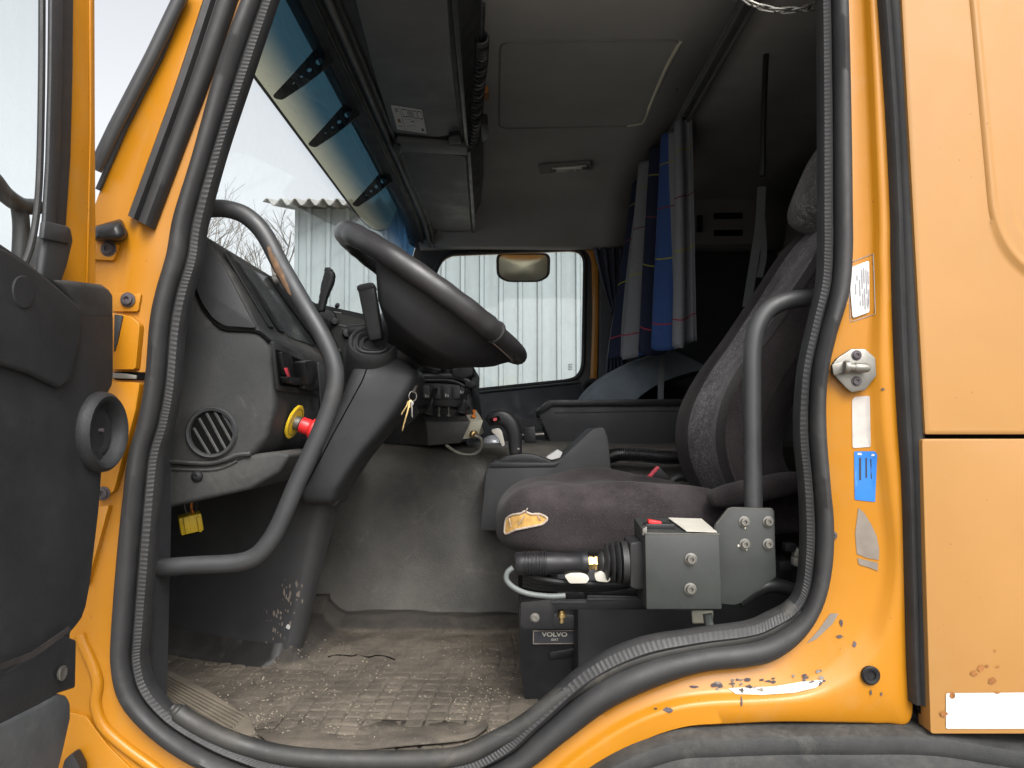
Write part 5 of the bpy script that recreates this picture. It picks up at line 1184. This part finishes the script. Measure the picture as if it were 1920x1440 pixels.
m = MB(); m.loft(rings); m.build('lever_grip', 'plastic_smooth', con, bevel=.004, bang=50)
m = MB(); m.prism(pp(quad([(921, 806), (934, 802), (941, 808), (947, 834), (942, 838), (934, 820), (923, 811)], 3), .81), (0, .012, 0)); m.build('lever_trigger', 'white_plastic', con, bevel=.002)
m = MB(); m.prism(pp(quad([(917, 785), (936, 779), (939, 788), (920, 794)], 2), .799), (0, -.002, 0)); m.build('grip_window', 'void', con, bevel=.001)
m = MB(); m.prism(pp(quad([(924, 785), (931, 783), (932, 788), (926, 790)], 1), .7965), (0, -.001, 0)); m.build('grip_mark', 'redled', con)
m = MB(); m.lathe(P(972, 842, .802), (0, -1, 0), [(.003, 0), (.003, .0015), (0, .002)], 10); m.build('grip_screw', 'steel', con)
m = MB(); m.tube(pp([(967, 850), (969, 862)], .825), .012, 10); m.build('lever_shaft', 'plastic_black', con)

# ================================================================== crane control box on the centre dash
cbx = thing('crane_control_box', 'black control box with two mini joysticks hung below the dash', 'control box', P(800, 835, .95))
m = MB(); m.hexa([P(803, 836, .92), P(864, 831, .92), P(850, 828, 1.04), P(724, 831, 1.04), P(798, 791, .92), P(882, 790, .92), P(864, 764, 1.04), P(782, 764, 1.04)]); m.build('box_shell', surf('black dusty box', (.016, .016, .017), .5, .2, 12, dust=.75), cbx, bevel=.003)
m = MB(); m.prism(pp([(728, 770), (782, 762), (800, 800), (803, 836), (722, 832)], 1.0), (0, .06, 0)); m.build('box_bracket', 'plastic_black', cbx, bevel=.003)
for x, y, gx, gy in ((804, 775, 816, 733), (866, 772, 876, 734)):
    b0 = P(x, y, .97); t0 = P(gx-5, gy+14, .97); dj = (t0-b0); L = dj.length; pr = [(0, -.004), (.017, -.004), (.018, .003)]
    for k in range(5): r = .0155-.0018*k; pr += [(r, .004+k*L*.13), (r+.001, .006+k*L*.13), (r-.002, .007+k*L*.13)]
    pr += [(.006, L*.8), (.005, L)]
    m = MB(); m.lathe(b0, dj, pr, 18); js = m.build('mini_joystick', 'rubber', cbx, ang=30)
    m = MB(); m.tube(cat([P(gx-6, gy+14, .97), P(gx-2, gy+2, .965), P(gx+2, gy-4, .96)], 4), [.006]*3+[.0075]*5+[.007], 10); m.build('stick_knob', 'plastic_smooth', js)
for x in (823, 841):
    m = MB(); m.lathe(P(x, 780, .945), (.05, -.25, 1), [(0, 0), (.006, 0), (.006, .004), (.0028, .006), (.0022, .010), (.0028, .026), (0, .027)], 12); m.build('toggle_switch', 'steel', cbx)
bg_ = thing('beige_switch_box', 'small beige switch box with a brass cable plug beside the control box', 'switch box', P(888, 825, 1.0))
m = MB(); m.hexa([P(866, 824, .96), P(896, 820, .96), P(908, 812, 1.06), P(880, 812, 1.06), P(882, 791, .96), P(906, 789, .96), P(893, 768, 1.06), P(868, 770, 1.06)]); m.build('box_shell', 'beige', bg_, bevel=.002)
m = MB(); m.lathe(P(888, 782, .985), (.1, -.3, 1), [(.007, 0), (.007, .004), (.003, .006), (.003, .014), (.005, .016), (.005, .021), (0, .022)], 12); m.build('orange_toggle', 'orange', bg_)
m = MB(); m.lathe(P(875, 777, .99), (.1, -.3, 1), [(.003, 0), (.003, .003), (0, .004)], 10); m.build('signal_lamp', 'redled', bg_)
m = MB(); m.lathe(P(885, 813, .955), (.6, -.8, -.25), [(.009, 0), (.009, .006), (.011, .007), (.011, .014), (.008, .016), (.008, .022), (0, .022)], 14); m.build('cable_plug', 'brass', bg_)
m = MB(); m.tube(cat(pp([(890, 817), (901, 822), (904, 834), (898, 846), (882, 853), (862, 850), (846, 842), (836, 834)], .93), 6), .0048, 10); m.build('loop_cable', surf('dusty grey cable', (.16, .155, .13), .6), bg_)
m = MB(); m.lathe(P(878, 826, .97), (0, 0, -1), [(.006, 0), (.006, .012), (0, .013)], 10); m.build('rubber_foot', 'rubber', bg_)

# ================================================================== tray, hose, clamp, dome, passenger side
tray = thing('storage_tray', 'black plastic storage tray on the engine cover', 'tray', P(1140, 845, 1.3))
m = MB(); yt = 1.22
lo = pp([(1035, 846), (1270, 842)], yt); hi_ = pp([(1010, 770), (1278, 764)], yt)
def trap(y, e): return [lo[0]+Vector((e, y, 0)), lo[1]+Vector((0, y, 0)), hi_[1]+Vector((0, y, 0)), hi_[0]+Vector((0, y, 0))]
m.prism(pp(quad([(1040, 846), (1275, 842), (1280, 758), (1022, 757), (1009, 766), (1010, 778)], 8), yt), (0, .28, 0)); m.build('tray_body', 'plastic', tray, bevel=.012, seg=3)
m = MB(); m.prism(pp(quad([(1008, 770), (1030, 750), (1282, 748), (1282, 760), (1036, 761), (1014, 776)], 3), yt-.012), (0, .31, 0)); m.build('tray_lip', 'plastic_smooth', tray, bevel=.004)
m = MB(); m.tube(pp([(1040, 774), (1272, 770)], yt-.001), .002, 6); m.build('tray_ridge', 'plastic', tray)
m = MB(); m.box(P(1150, 850, 1.35), (.3, .16, .05)); m.build('tray_mount', 'trim_black', tray)
hose = MB(); hp = cat(pp([(1140, 858), (1160, 852), (1200, 853), (1240, 857), (1280, 858)], .84), 60); hose.tube(hp, [.0165+.0028*(1 if (i//3) % 2 else -1) for i in range(len(hp))], 12); hose = hose.build('air_hose', 'plastic_smooth', ang=80); tag(hose, 'black corrugated hose running under the storage tray', 'hose')
cl_ = thing('clamp_bracket', 'black finned clamp with steel pins beside the storage tray', 'clamp', P(995, 830, 1.15))
for k in range(5):
    m = MB(); m.prism(pp(quad([(976, 787+k*4.2), (1016, 784+k*4.2), (1018, 786+k*4.2), (977, 789.4+k*4.2)], .5), 1.12), (0, .05, 0)); m.build('fin', 'plastic_black', cl_)
m = MB(); m.prism(pp(quad([(982, 802), (1003, 800), (1005, 828), (984, 830)], 2), 1.10), (0, .05, 0)); m.build('clamp_body', 'plastic_smooth', cl_, bevel=.003)
m = MB(); m.tube(pp([(974, 816), (1020, 814)], 1.14), .007, 10); m.build('pin', 'steel', cl_)
m = MB(); m.box(P(1000, 838, 1.14), (.07, .05, .016)); m.build('clamp_foot', 'plastic_black', cl_, bevel=.003)
dm = MB(); dm.pillow(P(925, 830, 1.25), (.036, .036, .024), .9, 24, 14); dm = dm.build('beacon_dome', 'silver'); tag(dm, 'small pale silver dome behind the pistol gear lever', 'dome')
pst = thing('passenger_seat', 'blue grey passenger seat seen behind the storage tray', 'seat', (.25, 1.75, FLOOR+.3))
ps = cat([P(x, y, 1.62) for x, y in [(1082, 800), (1100, 745), (1128, 712), (1165, 686), (1210, 668), (1260, 655)]], 5); rings = []
for i, p in enumerate(ps):
    r = []
    t = i/(len(ps)-1)
    for y, c in ((-.24, .6), (-.24, .2), (-.225, .05), (-.18, .0), (-.13, .02), (-.10, .045), (0, .05), (.10, .045), (.13, .02), (.18, 0), (.225, .05), (.24, .2), (.24, .6), (0, .7)): r.append(Vector((p.x+c*.22, 1.84+y, p.z-c*.12)))
    rings.append(r)
m = MB(); m.loft(rings); m.build('backrest', 'seat_blue', pst, ang=80)
m = MB(); m.tube([r[4] for r in rings], .004, 6); m.build('piping', 'seat_blue', pst)
m = MB(); m.pillow((.2, 1.84, 1.56), (.22, .23, .06), .4, 32, 16); m.build('cushion', 'seat_blue', pst)
m = MB(); m.box((.2, 1.84, 1.35), (.38, .4, .38)); m.build('seat_base', 'trim_black', pst, bevel=.02)
def strap(pts, Y, w_, name, label):
    a = [P(x, y, Y if not isinstance(Y, (tuple, list)) else Y[i]) for i, (x, y) in enumerate(pts)]; a = cat(a, 5); m = MB()
    m.loft([[p+Vector((-w_/2, -.0012, 0)), p+Vector((w_/2, -.0012, 0)), p+Vector((w_/2, .0012, 0)), p+Vector((-w_/2, .0012, 0))] for p in a]); o = m.build(name, 'strap'); tag(o, label, 'strap'); return o
strap([(1245, 640), (1240, 700), (1238, 770)], 1.6, .022, 'belt_strap', 'grey belt strap hanging between curtain and storage tray')
strap([(1428, 350), (1424, 420), (1412, 500), (1400, 575)], 1.35, .030, 'belt_strap', 'long pale belt strap in the dark behind the curtain')
strap([(1426, 380), (1432, 470), (1424, 520)], 1.36, .022, 'belt_strap', 'short pale belt strap crossing the long one behind the curtain')
dk = MB(); dk.tube(cat(pp([(1442, -20), (1440, 60), (1436, 110), (1432, 220), (1430, 330)], .75), 5), [.012]*8+[.007]*20 if False else .008, 8); dk = dk.build('black_cord', 'plastic_black'); tag(dk, 'thin black cord hanging down from the bunk ceiling', 'cord')
# wall vents over the bunk
wv_ = thing('wall_vent', 'pair of dark slots in a panel on the bunk side wall', 'vent', P(1362, 420, 1.96))
m = MB(); m.prism(pp(quad([(1300, 365), (1420, 360), (1424, 458), (1300, 460)], 4), 1.975), (0, -.01, 0)); m.build('vent_panel', 'headliner_dark', wv_, bevel=.003)
for y in (400, 432):
    m = MB(); m.prism(pp(quad([(1338, y), (1392, y-1), (1392, y+10), (1338, y+11)], 2), 1.9645), (0, -.004, 0)); m.build('slot', 'void', wv_)
m = MB(); m.prism(pp(quad([(1306, 405), (1316, 405), (1316, 436), (1306, 436)], 2), 1.9645), (0, -.012, 0)); m.build('latch', 'plastic_black', wv_)

# ================================================================== curtains
railo = thing('curtain_rail', 'long curtain rail across the cab ceiling', 'curtain rail', (.552, 1.0, CEIL-.02))
m = MB(); m.prism([Vector((.535, .1, CEIL-.002)), Vector((.535, 2.02, CEIL-.002)), Vector((.575, 2.02, CEIL-.002)), Vector((.575, .1, CEIL-.002))], (0, 0, -.012)); m.build('rail_plate', 'shelf', railo, bevel=.002)
for x in (.541, .569):
    m = MB(); m.box((x, 1.06, CEIL-.02), (.009, 1.9, .014)); m.build('rail_lip', 'shelf', railo, bevel=.002)
def curtain(path_top, path_bot, z_top, zb, folds, amp, name, label, nv=40, pinch=None):
    m = MB(); N = 160; T_ = cat(path_top, 20); B_ = cat(path_bot, 20); n = len(T_); rows = []; uv = []
    for j in range(nv+1):
        v = j/nv; r = []
        for i in range(n):
            u = i/(n-1); a, b = T_[i], B_[i]; p = a.lerp(b, v)
            t = (T_[min(i+1, n-1)]-T_[max(i-1, 0)]); t.z = 0; t.normalize(); nn = Vector((t.y, -t.x, 0))
            f = math.sin(u*folds*2*PI+.5*math.sin(u*9)+.25*math.sin(v*3+u*7)); f = math.copysign(abs(f)**.7, f)
            q = p+nn*amp*f*(.55+.6*v)+t*amp*.15*math.cos(u*folds*4*PI)*(.4+.6*v)
            q.z += .013*math.sin(u*folds*2*PI+1)*v+.006*math.sin(u*23)*v
            r.append(q); uv.append((u, 1-v))
        rows.append(r)
    m.sheet(rows); m.uv = uv; return m
ct_ = [P(1298, 212, 1.15), P(1262, 236, 1.17), P(1246, 262, 1.30), P(1226, 282, 1.42), P(1202, 318, 1.56), P(1192, 360, 1.66)]
cb_ = [P(1309, 646, 1.15), P(1265, 650, 1.17), P(1238, 655, 1.30), P(1212, 660, 1.40), P(1175, 668, 1.52), P(1150, 672, 1.62)]
m = curtain(ct_, cb_, 0, 0, 5.0, .034, '', ''); cur = m.build('curtain', 'curtain', ang=80, solid=.0015); tag(cur, 'blue and grey striped curtain with thin yellow and red lines hanging from the rail', 'curtain')
ct2 = [P(1112, 466, 2.13), P(1140, 466, 2.12), P(1165, 466, 2.12), P(1190, 466, 2.11)]
md = [P(1150, 590, 2.13), P(1155, 590, 2.12), P(1160, 590, 2.12), P(1166, 590, 2.11)]
bt2 = [P(1134, 705, 2.13), P(1146, 706, 2.12), P(1158, 706, 2.12), P(1172, 702, 2.11)]
MT['curtain_dark'] = surf('navy curtain cloth', (.05, .055, .085), .9, .3, 9, .3, 600)
c2 = MB(); rows = []
n2 = 60
for j in range(41):
    v = j/40; r = []
    A_, M_, B_ = cat(ct2, 20), cat(md, 20), cat(bt2, 20)
    for i in range(61):
        k = max(0, 1-v/.5) if v < .5 else max(0, (v-.5)/.5); k = k**.8
        p = M_[i].lerp(A_[i] if v < .5 else B_[i], (1-v/.5) if v < .5 else (v-.5)/.5)
        base = A_[i].lerp(B_[i], v); xx = M_[i].x+((A_[i] if v < .5 else B_[i]).x-M_[i].x)*k
        r.append(Vector((xx, p.y-.02*math.sin(i/60*2*PI*5+.6*math.sin(v*4))*(.35+.65*k), p.z)))
    rows.append(r)
c2.sheet(rows); c2 = c2.build('curtain', 'curtain_dark', ang=80, solid=.002); tag(c2, 'dark navy curtain gathered by a tie beside the far window', 'curtain')
m = MB(); m.tube(cat([P(1146, 587, 2.09), P(1158, 592, 2.08), P(1170, 587, 2.09)], 5), .005, 8); m.build('curtain_tie', 'plastic_black', c2)

# ================================================================== overhead shelf
osh = thing('overhead_shelf', 'charcoal overhead storage shelf above the windscreen', 'overhead shelf', (-.25, 1.0, 2.6))
rings = []
for y, xe, xt in ((.12, -.112, -.062), (.5, -.122, -.07), (1.1, -.138, -.09), (1.6, -.152, -.108), (1.98, -.172, -.135)):
    z0 = 2.556
    rings.append([Vector((-.36, y, z0)), Vector((xe-.012, y, z0)), Vector((xe, y, z0+.006)), Vector((xe+.006, y, z0+.03)), Vector((xt, y, z0+.09)), Vector((xt, y, 2.69)), Vector((-.36, y, 2.69))])
m = MB(); m.loft(rings); m.build('shelf_body', 'trim_black', osh, bevel=.004)
ZS = 2.556
def under(pts, th, name, mat, bev=.003, dz=-.0005, r=6): m = MB(); m.prism([PZ(x, y, ZS+dz) for x, y in quad(pts, r)], (0, 0, -th)); return m.build(name, mat, osh, bevel=bev, seg=3)
under([(652, -60), (836, -60), (846, 100), (862, 246), (818, 254), (736, 244), (700, 130)], .006, 'shelf_flap', 'shelf', .004)
under([(750, 284), (760, 276), (872, 290), (884, 432), (842, 434), (796, 424), (776, 386)], .005, 'shelf_flap', 'shelf', .004)
under([(736, 262), (744, 254), (876, 266), (876, 282), (756, 274), (746, 284)], .016, 'flap_rib', 'shelf', .005, r=4)
under([(842, -60), (853, -60), (878, 268), (872, 270)], .008, 'shelf_edge', 'tube', .002, r=2)
under([(876, 280), (882, 280), (892, 432), (886, 434)], .008, 'shelf_edge', 'tube', .002, r=2)
under([(738, 256), (752, 262), (748, 282), (736, 270)], .02, 'hinge_catch', 'plastic_black', .003, r=3)
under([(842, 244), (862, 240), (866, 258), (840, 258)], .02, 'hinge_catch', 'plastic_black', .003, r=3)
st = under([(733, 197), (791, 206), (800, 250), (745, 242)], .0012, 'shelf_sticker', 'white_label', 0, -.0068, 1)
st['label'] = 'white instruction sticker with small boxes'
def on(u, v):
    a, b, c, d = Vector((733, 197)), Vector((791, 206)), Vector((800, 250)), Vector((745, 242))
    return a.lerp(b, u).lerp(d.lerp(c, u), v)
def mark(u0, v0, u1, v1, mt, par=st):
    q = [on(u0, v0), on(u1, v0), on(u1, v1), on(u0, v1)]; m = MB(); m.prism([PZ(p.x, p.y, ZS-.0081) for p in q], (0, 0, -.0004)); m.build('print_mark', mt, par, flat=True)
for x in (.26,): mark(x, .02, x+.012, .98, 'ink')
for (a, b, c, d, k) in ((.08, .1, .2, .26, 'ink_grey'), (.1, .55, .19, .7, 'rust'), (.32, .08, .50, .42, 'ink'), (.52, .08, .66, .42, 'ink_grey'), (.68, .08, .80, .42, 'ink'), (.83, .08, .97, .42, 'ink'), (.55, .56, .66, .60, 'ink'), (.34, .8, .5, .82, 'ink_grey'), (.5, .74, .72, .76, 'ink_grey'), (.85, .82, .93, .92, 'ink'), (.06, .84, .2, .88, 'ink_grey'), (.3, .5, .97, .515, 'ink_grey')):
    mark(a, b, c, d, k)
    if k == 'ink' and d-b > .3: mark(a+.015, b+.04, c-.015, d-.04, 'dirty_white') if False else None
for (a, c) in ((.335, .485), (.695, .785), (.845, .955)):
    q = [on(a, .12), on(c, .12), on(c, .38), on(a, .38)]; m = MB(); m.prism([PZ(p.x, p.y, ZS-.0086) for p in q], (0, 0, -.0003)); m.build('print_mark', 'white_label', st, flat=True)
# coiled cord in front of the shelf
coil = thing('coiled_cord', 'black coiled cord hanging along the front of the overhead shelf', 'cord', P(893, 200, .9))
ctr = cat([PZ(904, 70, 2.565), PZ(903, 110, 2.562), PZ(897, 170, 2.558), PZ(893, 220, 2.556), PZ(888, 270, 2.555)], 60); F = frame(ctr); hx = []
n = len(ctr); turns = 30; K = n*6
for i in range(K):
    t = i/(K-1)*(n-1); a = int(t); b = min(n-1, a+1); p = ctr[a].lerp(ctr[b], t-a); th = 2*PI*turns*i/(K-1)
    hx.append(p+F[a][1]*.0125*math.cos(th)+F[a][2]*.0125*math.sin(th))
m = MB(); m.tube(hx, .0042, 6); m.build('coil', 'plastic_smooth', coil)
m = MB(); m.tube([PZ(906, 8, 2.57), PZ(905, 40, 2.567), ctr[0]], .005, 8); m.build('lead', 'plastic_smooth', coil)
m = MB(); m.prism(rnd([PZ(900, 212, 2.59), PZ(914, 214, 2.59), PZ(916, 240, 2.59), PZ(904, 250, 2.59)], .006), (0, 0, -.03)); m.build('holder', 'plastic_black', coil, bevel=.004)
m = MB(); m.box(PZ(912, 175, 2.60), (.012, .05, .02)); m.build('red_tab', 'rust', coil, bevel=.003)

# ================================================================== chain and outside mirror
ch = thing('hanging_chain', 'pale steel link chain drooping across the top of the door opening', 'chain', P(1460, 15, .09))
cp = cat(pp([(1385, -14), (1400, 2), (1425, 13), (1452, 19), (1476, 20), (1502, 18), (1530, 12), (1550, 4)], .09), 20)
L = [0]
for a, b in zip(cp, cp[1:]): L.append(L[-1]+(b-a).length)
def along(s_):
    for i in range(len(L)-1):
        if L[i+1] >= s_: t = (s_-L[i])/(L[i+1]-L[i]); return cp[i].lerp(cp[i+1], t)
    return cp[-1]
s_ = .004; k = 0
while s_ < L[-1]-.03:
    a, b = along(s_), along(s_+.0265); c = (a+b)/2; d = (b-a).normalized(); e = Vector((0, 1, 0)) if k % 2 else d.cross(Vector((0, 1, 0))).normalized()
    e = (e+Vector((0, .35, .2))).normalized(); e = (e-d*e.dot(d)).normalized()
    pts = [c+d*(sx*.0095+.0065*math.cos(t)*(1))+e*(.0062*math.sin(t)) for t, sx in [(q*PI/6-PI/2, 1) for q in range(7)]+[(q*PI/6+PI/2, -1) for q in range(7)]]
    m = MB(); m.tube(pts, .0021, 6, True); m.build('link', 'white_plastic' if False else 'steel', ch)
    s_ += .0205; k += 1
mir = thing('kerb_mirror', 'rounded kerb mirror hanging outside at the top of the far window', 'mirror', P(982, 500, 2.42))
mo_ = P(981, 502, 2.42); mu = Vector((1, 0, 0)); mvv = Vector((0, -.28, .96)).normalized(); mn = mu.cross(mvv); mn = mn if mn.y < 0 else -mn
def mp(x, y, h=0): return mo_+mu*x+mvv*y+mn*h
hw_, hh_ = .133, .070
ol = rnd([mp(-hw_, hh_), mp(hw_, hh_), mp(hw_*.98, -hh_*.6), mp(hw_*.6, -hh_), mp(-hw_*.6, -hh_), mp(-hw_*.98, -hh_*.6)], .035, 5)
m = MB(); m.prism([p-mn*.002 for p in ol], -mn*.05); m.build('mirror_shell', 'tube', mir, bevel=.012, seg=3)
il = [mo_+(p-mo_)*.9 for p in ol]; m = MB(); m.plate(ol, il, mn*.006); m.build('mirror_rim', 'tube', mir)
c0 = mo_+mn*.004; rows = [[mo_+(p-mo_)*s_+mn*(.002+.010*(1-s_*s_)) for p in il] for s_ in (1, .8, .6, .4, .2)]
m = MB(); K = len(il); vs = [p for r in rows for p in r]+[mo_+mn*.012]; fs = [(i*K+k, i*K+(k+1) % K, (i+1)*K+(k+1) % K, (i+1)*K+k) for i in range(4) for k in range(K)]+[(4*K+k, 4*K+(k+1) % K, 5*K) for k in range(K)]
m.add(vs, fs); m.build('mirror_glass', 'mirror', mir, ang=80)
m = MB(); m.tube([mp(0, hh_*.9, -.02), mp(0, hh_+.06, -.03), mp(0, hh_+.12, .02)], .012, 8); m.build('mirror_stay', 'tube', mir)
